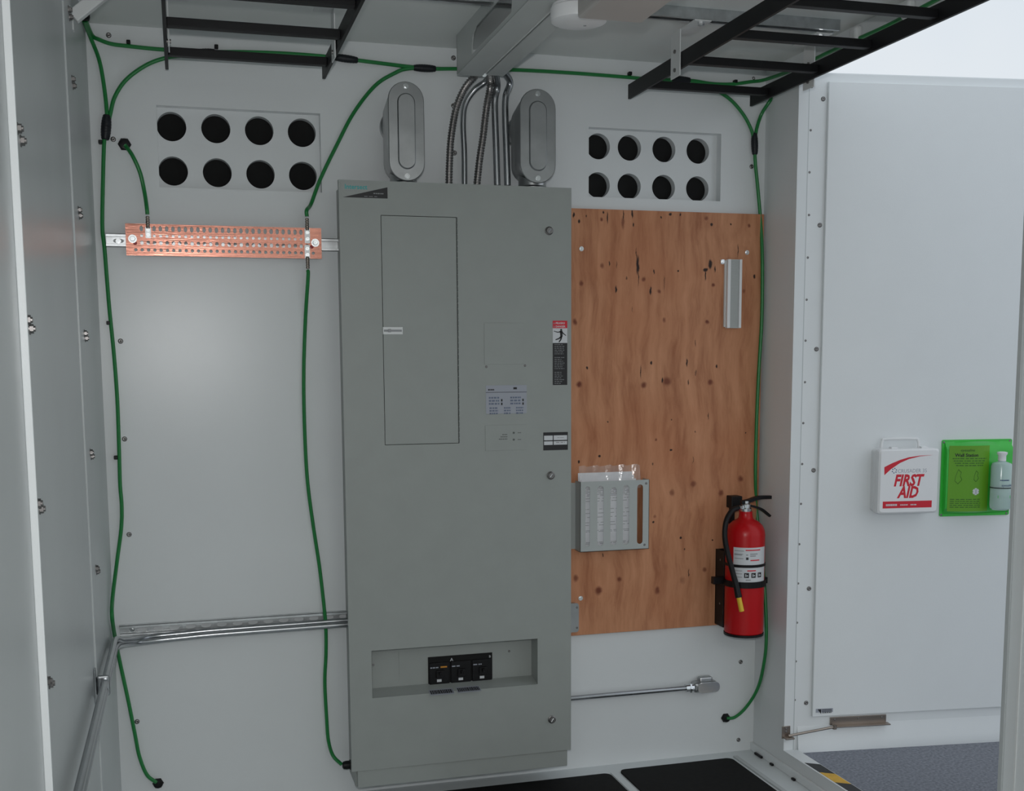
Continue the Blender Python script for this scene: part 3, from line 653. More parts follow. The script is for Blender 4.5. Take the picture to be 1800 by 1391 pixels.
def slotpoly(bm, F, x0, x1, z0, z1, U0_, U1_, V0_, V1_, n0, n1):
    r = (x1-x0)/2; cx = (x0+x1)/2; ring = []
    for i in range(9): a_ = math.pi*i/8; ring.append((cx+r*math.cos(a_), z1-r+r*math.sin(a_)))
    for i in range(9): a_ = math.pi+math.pi*i/8; ring.append((cx+r*math.cos(a_), z0+r+r*math.sin(a_)))
    for n in (n0, n1):
        R = [bm.verts.new(F.at(*p, n)) for p in ring]
        tr, tl, bl, br = [bm.verts.new(F.at(*p, n)) for p in ((U1_, V1_), (U0_, V1_), (U0_, V0_), (U1_, V0_))]
        mid = 4
        for i in range(4): bm.faces.new((R[i], R[i+1], tr))
        for i in range(4, 8): bm.faces.new((R[i], R[i+1], tl))
        bm.faces.new((R[4], tl, tr)); bm.faces.new((R[8], R[9], bl, tl))
        for i in range(9, 13): bm.faces.new((R[i], R[i+1], bl))
        for i in range(13, 17): bm.faces.new((R[i], R[i+1], br))
        bm.faces.new((R[13], bl, br)); bm.faces.new((R[17], R[0], tr, br))
    A = [bm.verts.new(F.at(*p, n0)) for p in ring]; B = [bm.verts.new(F.at(*p, n1)) for p in ring]
    for i in range(18): bm.faces.new((A[i], A[(i+1) % 18], B[(i+1) % 18], B[i]))
for i in range(len(us)-1):
    if i % 2: c_ = cu_[i//2]; slotpoly(bm, BK, c_[0], c_[1], zb, zt-(.005 if i//2 != 2 else .012), us[i], us[i+1], vb, vt, f0-.0015, f0)
    else: box(bm, BK, us[i], us[i+1], vb, vt, f0-.0015, f0)
bmesh.ops.remove_doubles(bm, verts=bm.verts, dist=1e-6); bmesh.ops.recalc_face_normals(bm, faces=bm.faces)
obj('slotted_front', bm, M['pocket'], t)
bm = nb(); box(bm, BK, u0, u0+.0015, vb, vt, PN, f0); box(bm, BK, u1-.0015, u1, vb, vt, PN, f0); box(bm, BK, u0, u1, vb, vb+.0015, PN, f0); obj('pocket_sides', bm, M['pocket'], t)
for s_ in (-1, 1):
    a_, b_ = (u0-.034, u0) if s_ < 0 else (u1, u1+.02)
    if s_ < 0: bm = nb(); box(bm, BK, a_, b_, vb+.004, vt-.008, PN, PN+.002, bev=.0005); fl = obj('mounting_flange', bm, M['pocket'], t); [put(SS, 'screw', BK.at(a_+.012, z, PN+.002), BK.n, t) for z in (vb+.018, vt-.022)]
for p in ((1136, 850), (1133, 958)): put(SS, 'screw', BK.P(*p, f0), BK.n, t)
zp = BK.px(1075, 831, .05)[1]
pk = thing('drawing_bundle', 'white folded papers standing inside the grey slotted pocket', 'papers', BK.at((u0+u1)/2, vb+.004, PN+.01))
for k in range(3):
    bm = nb(); box(bm, BK, u0+.006+k*.003, u1-.05+k*.004, vb+.004, zp-.012*k, PN+.012+k*.009, PN+.013+k*.009); sh_ = obj('paper_sheet', bm, M['paper'], pk)
bm = nb()
for k in range(46):
    z = vt-.012-k*.0048; 
    if random.random() < (.2 if k < 12 else .8): continue
    dashes(bm, BK, u0+.015+random.random()*.02, u1-.06, z, .0016, PN+.0311, PN+.0313, lo=.006, hi=.04)
obj('print_lines', bm, M['greyprint'], pk)
bm = nb()
for k in range(14):
    z0_ = vt-.03; a_ = u0+.003+(u1-u0-.028)*k/14; b_ = u0+.003+(u1-u0-.028)*(k+1)/14
    w0 = .004*math.sin(k*2.1); w1 = .004*math.sin((k+1)*2.1); zt_ = zp+.026
    q4 = [BK.at(a_, z0_, PN+.040+w0*.3), BK.at(b_, z0_, PN+.040+w1*.3), BK.at(b_, zt_+w1, PN+.030+w1*2), BK.at(a_, zt_+w0, PN+.030+w0*2)]
    bm.faces.new([bm.verts.new(p) for p in q4])
bmesh.ops.remove_doubles(bm, verts=bm.verts, dist=1e-6)
o = obj('plastic_bag', bm, M['bag']); tag(o, 'crinkled clear plastic bag sticking out of the grey slotted pocket', 'plastic bag')

# junction box half hidden behind the cabinet
jn = .062; ju1 = BK.px(1018, 1085, jn)[0]; jz0 = BK.px(1015, 1110, jn)[1]; jz1 = BK.px(1012, 1063, jn)[1]
t = thing('junction_box', 'galvanised square junction box peeking out right of the grey cabinet', 'junction box', BK.at(ju1-.05, jz0, PN))
bm = nb(); box(bm, BK, ju1-.105, ju1-.004, jz0, jz1, PN, PN+.036, bev=.003); obj('box_body', bm, M['steel'], t)
bm = nb(); prism(bm, BK, rrect(ju1-.109, ju1, jz0-.004, jz1+.004, .01), PN+.036, PN+.040); obj('box_cover', bm, M['cast'], t)
for z in (jz0+.012, jz1-.012): put(SS, 'screw', BK.at(ju1-.007, z, PN+.040), BK.n, t)

# ================================================================ FIRE EXTINGUISHER
ex, ey = 2.205, -.124; R = .0715
zb_ = .497
t = thing('fire_extinguisher', 'red fire extinguisher hanging on a black bracket at the plywood edge', 'fire extinguisher', (ex, ey, zb_))
bm = nb(); lathe(bm, (ex, ey, 0), (0, 0, 1), [(R*.90, zb_), (R, zb_+.010), (R, .868), (R*.97, .884), (R*.86, .901), (R*.66, .915), (R*.42, .924), (.026, .930), (.024, .945), (.024, .952)], 48)
obj('cylinder', bm, M['red'], t, smooth=True)
bm = nb(); lathe(bm, (ex, ey, 0), (0, 0, 1), [(R*.95, zb_-.003), (R+.0015, zb_-.002), (R+.0015, zb_+.007), (R, zb_+.007)], 40); obj('foot_ring', bm, M['black'], t, smooth=True)
# paper label wrapped round the front
def wrap(bm, z0, z1, a0, a1, r, th=.0005, n=24):
    vs = []
    for i in range(n+1):
        a = a0+(a1-a0)*i/n; vs.append([bm.verts.new((ex+rr*math.sin(a), ey-rr*math.cos(a), z)) for rr in (r, r+th) for z in (z0, z1)])
    for i in range(n):
        A, B = vs[i], vs[i+1]
        for q in ((0, 1), (2, 3), (0, 2), (1, 3)): bm.faces.new((A[q[0]], A[q[1]], B[q[1]], B[q[0]]))
    bm.faces.new([vs[0][i] for i in (0, 1, 3, 2)]); bm.faces.new([vs[-1][i] for i in (0, 1, 3, 2)]); bmesh.ops.recalc_face_normals(bm, faces=bm.faces)
lz0, lz1 = .700, .828
bm = nb(); wrap(bm, lz0, lz1, -1.08, .80, R+.0003); o = obj('paper_label', bm, M['labelwhite'], t); o['label'] = 'white printed label'
bm = nb()
for (a_, z, w_) in ((-1.02, .815, .5), (-1.02, .803, .45), (-1.02, .80, .4), (-1.0, .787, .45), (-1.0, .742, .4), (-1.02, .731, .42), (-1.0, .719, .4)): wrap(bm, z, z+.0025, a_, a_+w_, R+.0008, n=6)
for (a_, z, w_) in ((-.42, .800, .1), (-.22, .803, .4), (-.22, .796, .3), (-.42, .708, .25)): wrap(bm, z, z+.004, a_, a_+w_, R+.0008, n=6)
obj('small_print', bm, M['greyprint'], o)
bm = nb()
for (a_, z, w_) in ((-.45, .817, .8), (-.2, .780, .5), (-.35, .742, .45)): wrap(bm, z, z+.004, a_, a_+w_, R+.0008, n=8)
obj('red_print', bm, M['redprint'], o)
bm = nb()
wrap(bm, .784, .793, -.42, -.30, R+.0008, n=3)
for k in range(3): wrap(bm, .718, .736, -.50+k*.36, -.26+k*.36, R+.0008, n=4)
obj('class_symbol', bm, M['blackprint'], o)
bm = nb()
for k in range(3):
    wrap(bm, .722, .732, -.44+k*.36, -.40+k*.36, R+.0012, n=3); wrap(bm, .724, .728, -.38+k*.36, -.31+k*.36, R+.0012, n=3)
obj('class_symbol', bm, M['labelwhite'], o)
# valve, gauge, levers
bm = nb(); lathe(bm, (ex, ey, 0), (0, 0, 1), [(.020, .95), (.021, .962), (.017, .966), (.017, .978), (.012, .982), (.012, .990)], 20); obj('valve', bm, M['bright'], t, smooth=True)
bm = nb(); cyl(bm, (ex-.012, ey, .968), (ex-.040, ey-.012, .964), .010, .009, n=14); obj('hose_fitting', bm, M['bright'], t, smooth=True)
def lever(pts, w, th, name):
    bm = nb(); S = spline(pts, 6); prev = None
    for i, p in enumerate(S):
        d = (S[min(i+1, len(S)-1)]-S[max(i-1, 0)]).normalized(); s = V((0, 1, 0)); nn = d.cross(s).normalized()
        ww = w*(.7+.3*math.sin(math.pi*i/(len(S)-1)))
        r_ = [bm.verts.new(p+s*a*ww/2+nn*b*th/2) for a, b in ((-1, -1), (1, -1), (1, 1), (-1, 1))]
        if prev:
            for j in range(4): bm.faces.new((prev[j], prev[(j+1) % 4], r_[(j+1) % 4], r_[j]))
        else: bm.faces.new(r_)
        prev = r_
    bm.faces.new(prev); bmesh.ops.recalc_face_normals(bm, faces=bm.faces); obj(name, bm, M['black'], t)
lever([(ex-.020, ey, .985), (ex+.010, ey, .990), (ex+.05, ey, 1.000), (ex+.10, ey, 1.000)], .022, .012, 'squeeze_lever')
lever([(ex-.018, ey, .972), (ex+.015, ey, .972), (ex+.06, ey, .958), (ex+.098, ey, .930)], .020, .008, 'carry_handle')
bm = nb(); tube(bm, [(ex-.034, ey-.010, .967), (ex-.066, ey-.02, .958), (ex-.092, ey-.030, .925), (ex-.100, ey-.035, .875), (ex-.094, ey-.042, .820), (ex-.078, ey-.056, .745), (ex-.066, ey-.066, .690), (ex-.060, ey-.074, .650)], .0095, n=14, k=8, rf=lambda s, i: .0098 if s < .75 else .0098+.003*(s-.75)*4); obj('hose', bm, M['black'], t, smooth=True)
bm = nb(); cyl(bm, (ex-.060, ey-.074, .652), (ex-.050, ey-.080, .600), .0088, .0092, n=14); o = obj('nozzle_tip', bm, M['yellow'], t, smooth=True); o['label'] = 'yellow nozzle tip'
for z0, z1, r_ in ((.755, .765, R+.0025), (.680, .702, R+.006)):
    bm = nb(); lathe(bm, (ex, ey, 0), (0, 0, 1), [(r_-.003, z0), (r_, z0), (r_, z1), (r_-.003, z1)], 40)
    if z0 < .7: box(bm, BK, ex+R, ex+R+.022, z0, z1, .112, .126, bev=.001); box(bm, BK, ex-R-.040, ex-R+.01, z0+.002, z1+.006, .075, .100, bev=.002)
    obj('strap', bm, M['black'], t, smooth=False)
# bracket
t = thing('extinguisher_bracket', 'black steel wall bracket behind the red extinguisher', 'bracket', (ex, -PN, .51))
bm = nb(); box(bm, BK, 2.138, 2.146, .515, .80, PN, .088, bev=.0015); box(bm, BK, 2.138, 2.262, .515, .80, PN, PN+.006, bev=.001); box(bm, BK, 2.255, 2.262, .515, .80, PN, .075, bev=.0015)
obj('channel', bm, M['rack'], t)
bm = nb(); box(bm, BK, 2.178, 2.222, .955, 1.000, PN, PN+.045, bev=.003); box(bm, BK, 2.190, 2.210, .80, .96, PN, PN+.008); obj('top_hook', bm, M['rack'], t)
for z in (.765, .60): put(SS, 'screw', Frame((2.138, 0, 0), (0, -1, 0), (0, 0, 1), (-1, 0, 0)).at(.06, z, 0), (-1, 0, 0), t)

# ================================================================ FIRST AID KIT and EYEWASH on the door
kd = .014; kf = kd+.072
q = [DR.px(*p, kf) for p in ((1545.5, 791), (1653, 787), (1649, 901.5), (1543.5, 905.5))]
k0, k1 = (q[0][0]+q[3][0])/2, (q[1][0]+q[2][0])/2; kz0, kz1 = (q[2][1]+q[3][1])/2, (q[0][1]+q[1][1])/2
t = thing('first_aid_kit', 'white first aid box with red lettering fixed to the door', 'first aid kit', DR.at((k0+k1)/2, kz0, kd))
def shell(bm, F, u0, u1, v0, v1, n0, n1, r=.012):
    A = rrect(u0, u1, v0, v1, r); B = rrect(u0+.006, u1-.006, v0+.006, v1-.006, r)
    lv = [(A, n0), (A, n1-.006), (B, n1)]; rings = [[bm.verts.new(F.at(*p, n)) for p in P_] for P_, n in lv]
    for a, b in zip(rings, rings[1:]):
        for i in range(len(a)): j = (i+1) % len(a); bm.faces.new((a[i], a[j], b[j], b[i]))
    bm.faces.new(rings[0]); bm.faces.new(rings[-1]); bmesh.ops.recalc_face_normals(bm, faces=bm.faces)
bm = nb(); prism(bm, DR, rrect(k0+.004, k1-.004, kz0+.004, kz1-.004, .012), kd, kd+.032); obj('case_back', bm, M['white'], t)
bm = nb(); prism(bm, DR, rrect(k0, k1, kz0, kz1, .012), kd+.034, kd+.04); shell(bm, DR, k0+.001, k1-.001, kz0+.001, kz1-.001, kd+.042, kf); obj('case_lid', bm, M['white'], t)
bm = nb(); hw = k0+.030; he = k1-.055
tube(bm, [DR.at(hw, kz1-.004, kd+.02), DR.at(hw+.004, kz1+.024, kd+.02), DR.at(hw+.02, kz1+.032, kd+.02), DR.at(he-.02, kz1+.032, kd+.02), DR.at(he-.004, kz1+.024, kd+.02), DR.at(he, kz1-.004, kd+.02)], .0055, n=8, k=6); obj('handle', bm, M['white'], t, smooth=True)
for x in (k0+.055, k1-.06):
    bm = nb(); box(bm, DR, x, x+.024, kz1-.004, kz1+.005, kd+.03, kd+.05, bev=.002); obj('lid_catch', bm, M['white'], t)
# print: measured on the lid face
def D2(x, y): return DR.px(1520+x/6.43, 750+y/6.43, kf)
bm = nb(); arc = [D2(*p) for p in ((222, 460), (300, 420), (400, 378), (500, 348), (620, 330), (770, 322))]; low = [D2(*p) for p in ((770, 322), (620, 338), (500, 368), (400, 412), (300, 480), (222, 550))]
up = arc+low[1:]
for i in range(5):
    a_, b_ = arc[i], arc[i+1]; c_, d_ = low[4-i], low[5-i]
    prism(bm, DR, [a_, b_, c_, d_] if i < 4 else [a_, b_, d_], kf, kf+.0005)
obj('red_swoosh', bm, M['redprint'], t)
def fit_text(name, s, x, y, h, m, sx=1, bold=0, shear=.25):
    u, v = D2(x, y); return text(name, s, DR, u, v, kf, h/6.43/ (1800/1800)*(k1-k0)/107.0/.70, m, t, shear=shear, bold=bold, sx=sx)
fit_text('lettering', 'FIRST', 325, 672, 118, M['redprint'], sx=.80, bold=.0022)
fit_text('lettering', 'AID', 372, 805, 118, M['redprint'], sx=.80, bold=.0022)
fit_text('product_lettering', 'CRUSADER 35', 372, 525, 40, M['lilac'], sx=.93, shear=0)
bm = nb()
for a in range(6):
    c0 = D2(335, 500); an = math.radians(60*a+20); rr = .008; cyl(bm, DR.at(c0[0]+rr*math.cos(an), c0[1]+rr*math.sin(an), kf), DR.at(c0[0]+rr*math.cos(an), c0[1]+rr*math.sin(an), kf+.0005), .0022, n=8)
obj('dot_emblem', bm, M['blueprint'], t)
a_ = D2(202, 925); b_ = D2(755, 915); c_ = D2(755, 838)
bm = nb(); box(bm, DR, a_[0], b_[0], (a_[1]+b_[1])/2, (a_[1]+b_[1])/2+(c_[1]-b_[1]), kf, kf+.0005); obj('red_bar', bm, M['redprint'], t)
zz = (a_[1]+b_[1])/2+.008
bm = nb(); dashes(bm, DR, a_[0]+.012, a_[0]+.055, zz, .007, kf+.0005, kf+.0008, lo=.004, hi=.008); dashes(bm, DR, a_[0]+.066, a_[0]+.095, zz+.001, .004, kf+.0005, kf+.0008, lo=.004, hi=.008); dashes(bm, DR, a_[0]+.105, a_[0]+.13, zz+.001, .004, kf+.0005, kf+.0008, lo=.004, hi=.008); obj('bar_lettering', bm, M['labelwhite'], t)

# eyewash station
ef = kd+.045
def E2(x, y, n=ef): return DR.px(1520+x/6.43, 750+y/6.43, n)
eu0, eu1 = E2(845, 500, kd)[0]+.004, E2(1640, 500, kd)[0]; ez1 = E2(1250, 145, kd)[1]; ez0 = E2(1250, 1005, kd)[1]
t = thing('eyewash_station', 'bright green eye wash wall holder on the door', 'eyewash station', DR.at((eu0+eu1)/2, ez0, kd))
bm = nb(); prism(bm, DR, rrect(eu0, eu1, ez0, ez1, .006), kd, kd+.006); obj('back_plate', bm, M['lime'], t)
# bowed body: plan section arc
bm = nb(); n = 16; rows = []
bu0, bu1 = eu0+.010, eu1-.004
for zi, (z, k) in enumerate(((ez0+.012, 0.35), (ez0+.022, .9), (ez0+.035, 1), (ez1-.035, 1), (ez1-.022, .9), (ez1-.010, .35))):
    row = []
    for i in range(n+1):
        s = i/n; row.append(bm.verts.new(DR.at(bu0+(bu1-bu0)*s, z+(.004*math.sin(math.pi*s)-(.012 if zi > 2 else 0)*(1-math.sin(math.pi*s)) if zi > 2 else .010*(1-math.sin(math.pi*s))), kd+.006+k*(.020+.022*math.sin(math.pi*min(1, s*1.25))))))
    rows.append(row)
for a, b in zip(rows, rows[1:]):
    for i in range(n): bm.faces.new((a[i], a[i+1], b[i+1], b[i]))
# sides and ends
base0 = [bm.verts.new(DR.at(bu0+(bu1-bu0)*i/n, ez0+.008, kd+.005)) for i in range(n+1)]; base1 = [bm.verts.new(DR.at(bu0+(bu1-bu0)*i/n, ez1-.006, kd+.005)) for i in range(n+1)]
for i in range(n): bm.faces.new((base0[i], base0[i+1], rows[0][i+1], rows[0][i])); bm.faces.new((rows[-1][i], rows[-1][i+1], base1[i+1], base1[i]))
bm.faces.new([r_[0] for r_ in rows]+[base1[0], base0[0]]); bm.faces.new([r_[-1] for r_ in rows]+[base1[-1], base0[-1]])
bmesh.ops.recalc_face_normals(bm, faces=bm.faces); obj('holder_body', bm, M['lime'], t, smooth=True)
lu0, lz1_ = E2(985, 222, kd+.045); lu1, lz0_ = E2(1385, 955, kd+.045)
def bow(u): s = (u-bu0)/(bu1-bu0); return kd+.0062+.020+.022*math.sin(math.pi*min(1, s*1.25))
class Bowed:
    n = DR.n
    def at(self, u, v, n=0): return DR.at(u, v, bow(u)+n)
BW = Bowed()
bm = nb(); ns = 12
for i in range(ns):
    a_ = lu0+(lu1-lu0)*i/ns; b_ = lu0+(lu1-lu0)*(i+1)/ns; box(bm, BW, a_, b_, lz0_, lz1_, 0.0, .0008)
bmesh.ops.remove_doubles(bm, verts=bm.verts, dist=1e-6); lab = obj('instruction_label', bm, M['limelabel'], t); lab['label'] = 'yellow green instruction label'
lw = lu1-lu0; lh = lz1_-lz0_
text('lettering', 'eyesaline', BW, lu0+lw*.25, lz1_-lh*.085, .0012, .014, M['darkgreenprint'], lab, shear=.2)
text('lettering', 'Wall Station', BW, lu0+lw*.13, lz1_-lh*.165, .0012, .0165, M['blackprint'], lab, bold=.0004)
bm = nb()
for k in range(4): dashes(bm, BW, lu0+.012+.004*k, lu1-.012-.004*k, lz1_-lh*(.20+.035*k), .0028, .0008, .0012)
for k in range(5): dashes(bm, BW, lu0+.008, lu1-.03, lz1_-lh*(.82+.03*k), .0024, .0008, .0012)
obj('fine_print', bm, M['darkgreenprint'], lab)
bm = nb()
for cu2, cz, s in ((lu0+lw*.22, lz0_+lh*.52, 1.3), (lu0+lw*.65, lz0_+lh*.53, 1)):
    pts = [(0, .022), (.008, .014), (.005, .004), (.010, -.006), (.0, -.018), (-.008, -.010), (-.006, .004), (0, .022)]
    for (x0, y0), (x1, y1) in zip(pts, pts[1:]): tube(bm, [BW.at(cu2+x0*s, cz+y0*s, .001), BW.at(cu2+x1*s, cz+y1*s, .001)], .0007, n=4, k=1)
obj('drawing', bm, M['darkgreenprint'], lab)
sc_ = E2(1250, 735, kd+.046); bm = nb()
for a in range(3):
    an = math.radians(90+60*a); dx, dy = math.cos(an), math.sin(an); L_, w_ = .0125, .0042
    prism(bm, BW, [(sc_[0]+dx*L_-dy*w_, sc_[1]+dy*L_+dx*w_), (sc_[0]-dx*L_-dy*w_, sc_[1]-dy*L_+dx*w_), (sc_[0]-dx*L_+dy*w_, sc_[1]-dy*L_-dx*w_), (sc_[0]+dx*L_+dy*w_, sc_[1]+dy*L_-dx*w_)], .0008, .0013+.0001*a)
obj('six_armed_star', bm, M['labelwhite'], lab)
bm = nb(); box(bm, BW, sc_[0]-.0006, sc_[0]+.0006, sc_[1]-.008, sc_[1]+.008, .0013, .0018); obj('staff_mark', bm, M['blueprint'], lab)
for p in ((870, 180), (1640, 165), (830, 1005), (1600, 985)):
    u, v = E2(*p, kd+.006); put(SS, 'screw', DR.at(min(max(u, eu0+.006), eu1-.006), min(max(v, ez0+.006), ez1-.006), kd+.006), DR.n, t)
# bottle
bn = kd+.075
bc = E2(1640, 700, bn); bz0 = E2(1600, 952, bn+.03)[1]; bz1 = E2(1600, 400, bn)[1]; bR = (E2(1640, 700, bn)[0]-E2(1432, 700, bn)[0])
bcx = E2(1432, 700, bn)[0]+.036; bR = .036
bz1 = E2(1560, 405, bn)[1]; bz2 = E2(1600, 290, bn)[1]
t = thing('eyewash_bottle', 'white capped translucent squeeze bottle strapped in front of the green holder', 'bottle', DR.at(bcx, bz0, bn))
o_ = DR.at(bcx, 0, bn)
bm = nb(); lathe(bm, o_, (0, 0, 1), [(.026, bz0), (.034, bz0+.006), (bR, bz0+.018), (bR, bz1-.014), (.033, bz1-.004), (.024, bz1), (.013, bz1+.004), (.012, bz1+.008)], 32); obj('bottle_body', bm, M['water'], t, smooth=True)
bm = nb(); lathe(bm, o_, (0, 0, 1), [(.014, bz1+.006), (.014, bz2-.012), (.018, bz2-.006), (.018, bz2), (.010, bz2+.002)], 24); obj('cap', bm, M['white'], t, smooth=True)
bm = nb(); lathe(bm, o_, (0, 0, 1), [(bR+.0012, bz0+.080), (bR+.0018, bz0+.080), (bR+.0018, bz0+.083), (bR+.0012, bz0+.083)], 32); obj('strap', bm, M['black'], t)
class Cyl:
    n = DR.n
    def at(self, u, v, n=0): a = u/bR; return DR.at(bcx+math.sin(a)*(bR+n), v, bn+math.cos(a)*(bR+n))
CY = Cyl(); 
text('lettering', 'eyesaline', CY, -.018, bz0+.088, .0012, .013, M['blueprint'], t, shear=.2)
bm = nb(); dashes(bm, CY, -.022, .010, bz0+.108, .004, .0008, .0012, lo=.004, hi=.008); obj('lettering', bm, M['blueprint'], t)
bm = nb(); box(bm, CY, -.028, .02, bz0+.045, bz0+.055, .0004, .001); obj('green_stripe', bm, M['lime'], t)

# ================================================================ CHANNELS (strut) and COPPER BAR
def strut(name, label, u0, u1, zc, depth, holes_at, cat='strut rail', half=.0205):
    t = thing(name, label, cat, BK.at((u0+u1)/2, zc, 0))
    xs = [u0]; hl = {}; k = 0
    for a_, b_ in holes_at:
        xs += [a_, b_]; hl[(len(xs)-2, 0)] = ((a_+b_)/2, zc, (b_-a_)*.33, .0075)
    xs.append(u1)
    bm = nb(); holed(bm, BK, xs, [zc-half, zc+half], hl, .0005, .0025, seg=16); obj('web', bm, M['steel'], t)
    for s in (-1, 1):
        bm = nb(); box(bm, BK, u0, u1, zc+s*half-(.0025 if s > 0 else 0), zc+s*half+(.0025 if s < 0 else 0), .0025, depth, bev=.0005)
        z0 = zc+s*half; z1 = zc+s*(half-.0095); box(bm, BK, u0, u1, min(z0, z1), max(z0, z1), depth-.0025, depth, bev=.0005)
        box(bm, BK, u0, u1, min(z1, z1+s*.002), max(z1, z1+s*.002), depth-.008, depth-.0025)
        obj('flange', bm, M['steel'], t)
    return t
zu = (BK.px(205, 411, .02)[1]+BK.px(205, 434, .02)[1])/2
su0 = BK.px(186, 423, .02)[0]
ha = [(x, x+.05) for x in [su0+.012+.05*i*1.0 for i in range(13)] if x+.05 < .755]
ST1 = strut('strut_rail', 'galvanised slotted channel behind the copper bar', su0, .757, zu, .022, ha)
zl = (BK.px(212, 1101, .02)[1]+BK.px(212, 1122, .02)[1])/2
sl0 = BK.px(210, 1110, .02)[0]
xs_ = [BK.px(x, y, .003)[0] for x, y in ((250, 1106), (281, 1105), (310, 1103), (339, 1101), (365, 1098), (392, 1097), (419, 1094), (446, 1092), (472, 1090), (498, 1087), (525, 1085), (551, 1084), (578, 1081))]
stp = (xs_[-1]-xs_[0])/(len(xs_)-1)
ha = [(xs_[0]+stp*i-stp*.48, xs_[0]+stp*i+stp*.48) for i in range(len(xs_)+1)]
ST2 = strut('strut_rail', 'galvanised slotted channel above the paired conduits, low on the wall', sl0, .757, zl, .022, ha)
P_ = BK.P(232, 1108, .003); put(SB, 'bolt', P_, BK.n, ST2)
P_ = BK.P(208, 424, .003); put(SB, 'bolt', P_, BK.n, ST1)

# copper ground bar
cN = .052
cu0, cu1 = BK.px(221, 420, cN)[0], BK.px(565, 425, cN)[0]; cz1 = (BK.px(220, 392, cN)[1]+BK.px(565, 402, cN)[1])/2; cz0 = (BK.px(222, 450, cN)[1]+BK.px(565, 454, cN)[1])/2
t = thing('ground_bar', 'drilled copper ground bar bolted across the left channel', 'ground bar', BK.at((cu0+cu1)/2, cz0, .022)); GB = t
def K2(x, y): return BK.px(200+x/4.5, 370+y/4.5, cN)
ca = K2(218, 150)[0]; cb = K2(1480, 165)[0]; cst = (cb-ca)/26
rows_ = [K2(715, 155)[1], K2(715, 211)[1], K2(715, 266)[1], K2(715, 322)[1]]   # top to bottom
zs = [cz0, (rows_[3]+rows_[2])/2, (rows_[2]+rows_[1])/2, (rows_[1]+rows_[0])/2+.002, cz1]
cols = [ca+cst*(i-1) for i in range(30)]
us = [cu0]+[c-cst/2 for c in cols]+[cols[-1]+cst/2, cu1]
hl = {}
for i, c in enumerate(cols):
    if i <= 29: hl[(i+1, 0)] = (c, rows_[3], .0052, .0052)
    if 1 <= i <= 28:
        hl[(i+1, 3)] = (c, rows_[0], .0055, .0085); hl[(i+1, 2)] = (c, rows_[1], .0048, .0048); hl[(i+1, 1)] = (c, rows_[2], .0055, .0068)
bm = nb(); holed(bm, BK, us, zs, hl, cN-.006, cN, seg=12); obj('copper_plate', bm, M['copper'], t)
for p in ((233, 420), (554, 427)):
    P_ = BK.P(*p, cN); bm = nb(); cyl(bm, P_, P_+BK.n*.002, .013, n=20); cyl(bm, P_+BK.n*.002, P_+BK.n*.008, .009, .0075, n=6); bo = obj('mounting_bolt', bm, M['bright'], t)
    bm = nb(); cyl(bm, P_-BK.n*.034, P_-BK.n*.006, .011, n=16); obj('standoff', bm, M['redcap'], t)
    bm = nb(); q_ = P_+V((.007 if p[0] < 300 else -.011, 0, -.013)); lathe(bm, q_, BK.n, [(.006, 0), (.0055, .001), (.003, .0015), (0, .0016)], 10); o = obj('red_mark', bm, M['redcap'], t); o['label'] = 'dab of red marking paint'
def lug(px, py0, py1, dirn, label):
    n_ = cN; a_ = BK.px(px, py0, n_); b_ = BK.px(px, py1, n_); z0, z1 = sorted((a_[1], b_[1])); w_ = .0085; u = (a_[0]+b_[0])/2
    t = thing('cable_lug', label, 'cable lug', BK.at(u, z0, n_))
    bm = nb(); prism(bm, BK, rrect(u-w_, u+w_, z0, z1, .003), n_+.0002, n_+.004); obj('palm', bm, M['cast'], t)
    for f in (.28, .72):
        bm = nb(); P_ = BK.at(u, z0+(z1-z0)*f, n_+.004); cyl(bm, P_, P_+BK.n*.005, .0065, n=6); obj('lug_bolt', bm, M['bright'], t)
    bm = nb()
    zt = z1 if dirn > 0 else z0; e = zt+dirn*.038
    n2 = 20; tube(bm, [BK.at(u, zt-dirn*.006+(e-zt)*i/n2, n_+.006) for i in range(n2+1)], .006, n=12, raw=True, rf=lambda s, i: .0062 if (i//2) % 2 else .0050); obj('crimp_barrel', bm, M['nickel'], t, smooth=True)
    return BK.at(u, e, n_+.006)
e1 = lug(260.5, 399, 419, 1, 'silver lug bolted at the left end of the copper bar')
e2 = lug(540, 402, 428, 1, 'upper silver lug at the right end of the copper bar')
e3 = lug(540, 431, 455, -1, 'lower silver lug at the right end of the copper bar')

# ================================================================ GREEN CABLES
CR = .0062
def wp(lst, n=.014):
    out = []
    for x, y in lst:
        p = BK.P(x, y, n)
        if p.x > W-.009: p = RTW.P(x, y, .009)
        if p.x < .009: p = LF.P(x, y, .009)
        out.append(p)
    return out
def cable(label, pts, ties=(), tapes=(), name='ground_cable'):
    t = thing(name, label, 'cable', pts[-1])
    bm = nb(); tube(bm, pts, CR, n=10, k=8); obj('green_sheath', bm, M['green'], t, smooth=True)
    for a, b, r in tapes:
        A, B = V(a), V(b); bm = nb(); n_ = 26
        tube(bm, [A+(B-A)*i/n_ for i in range(n_+1)], r, n=12, raw=True, rf=lambda s, i, r=r: r*(.62+.34*math.sin(math.pi*min(1, max(0, s)))**.5+.03*math.sin(i*2.1)))
        obj('tape_wrap', bm, M['tape'], t, smooth=True)
    for p in ties:
        P_ = BK.P(*p, .0); bm = nb(); box(bm, Frame(P_, (1, 0, 0), (0, 0, 1), (0, -1, 0)), -.006, .006, -.006, .006, 0, .02, bev=.002); obj('clip_head', bm, M['black'], t)
    return t
def T(a, b, r=.013, n=.014): return (BK.P(*a, n), BK.P(*b, n), r)
def onz(x, y, z): r = ray(x, y); return CAM+r*((z-CAM.z)/r.z)
gl = onz(147, 36, 2.512); gl0 = V((gl.x, gl.y, H))
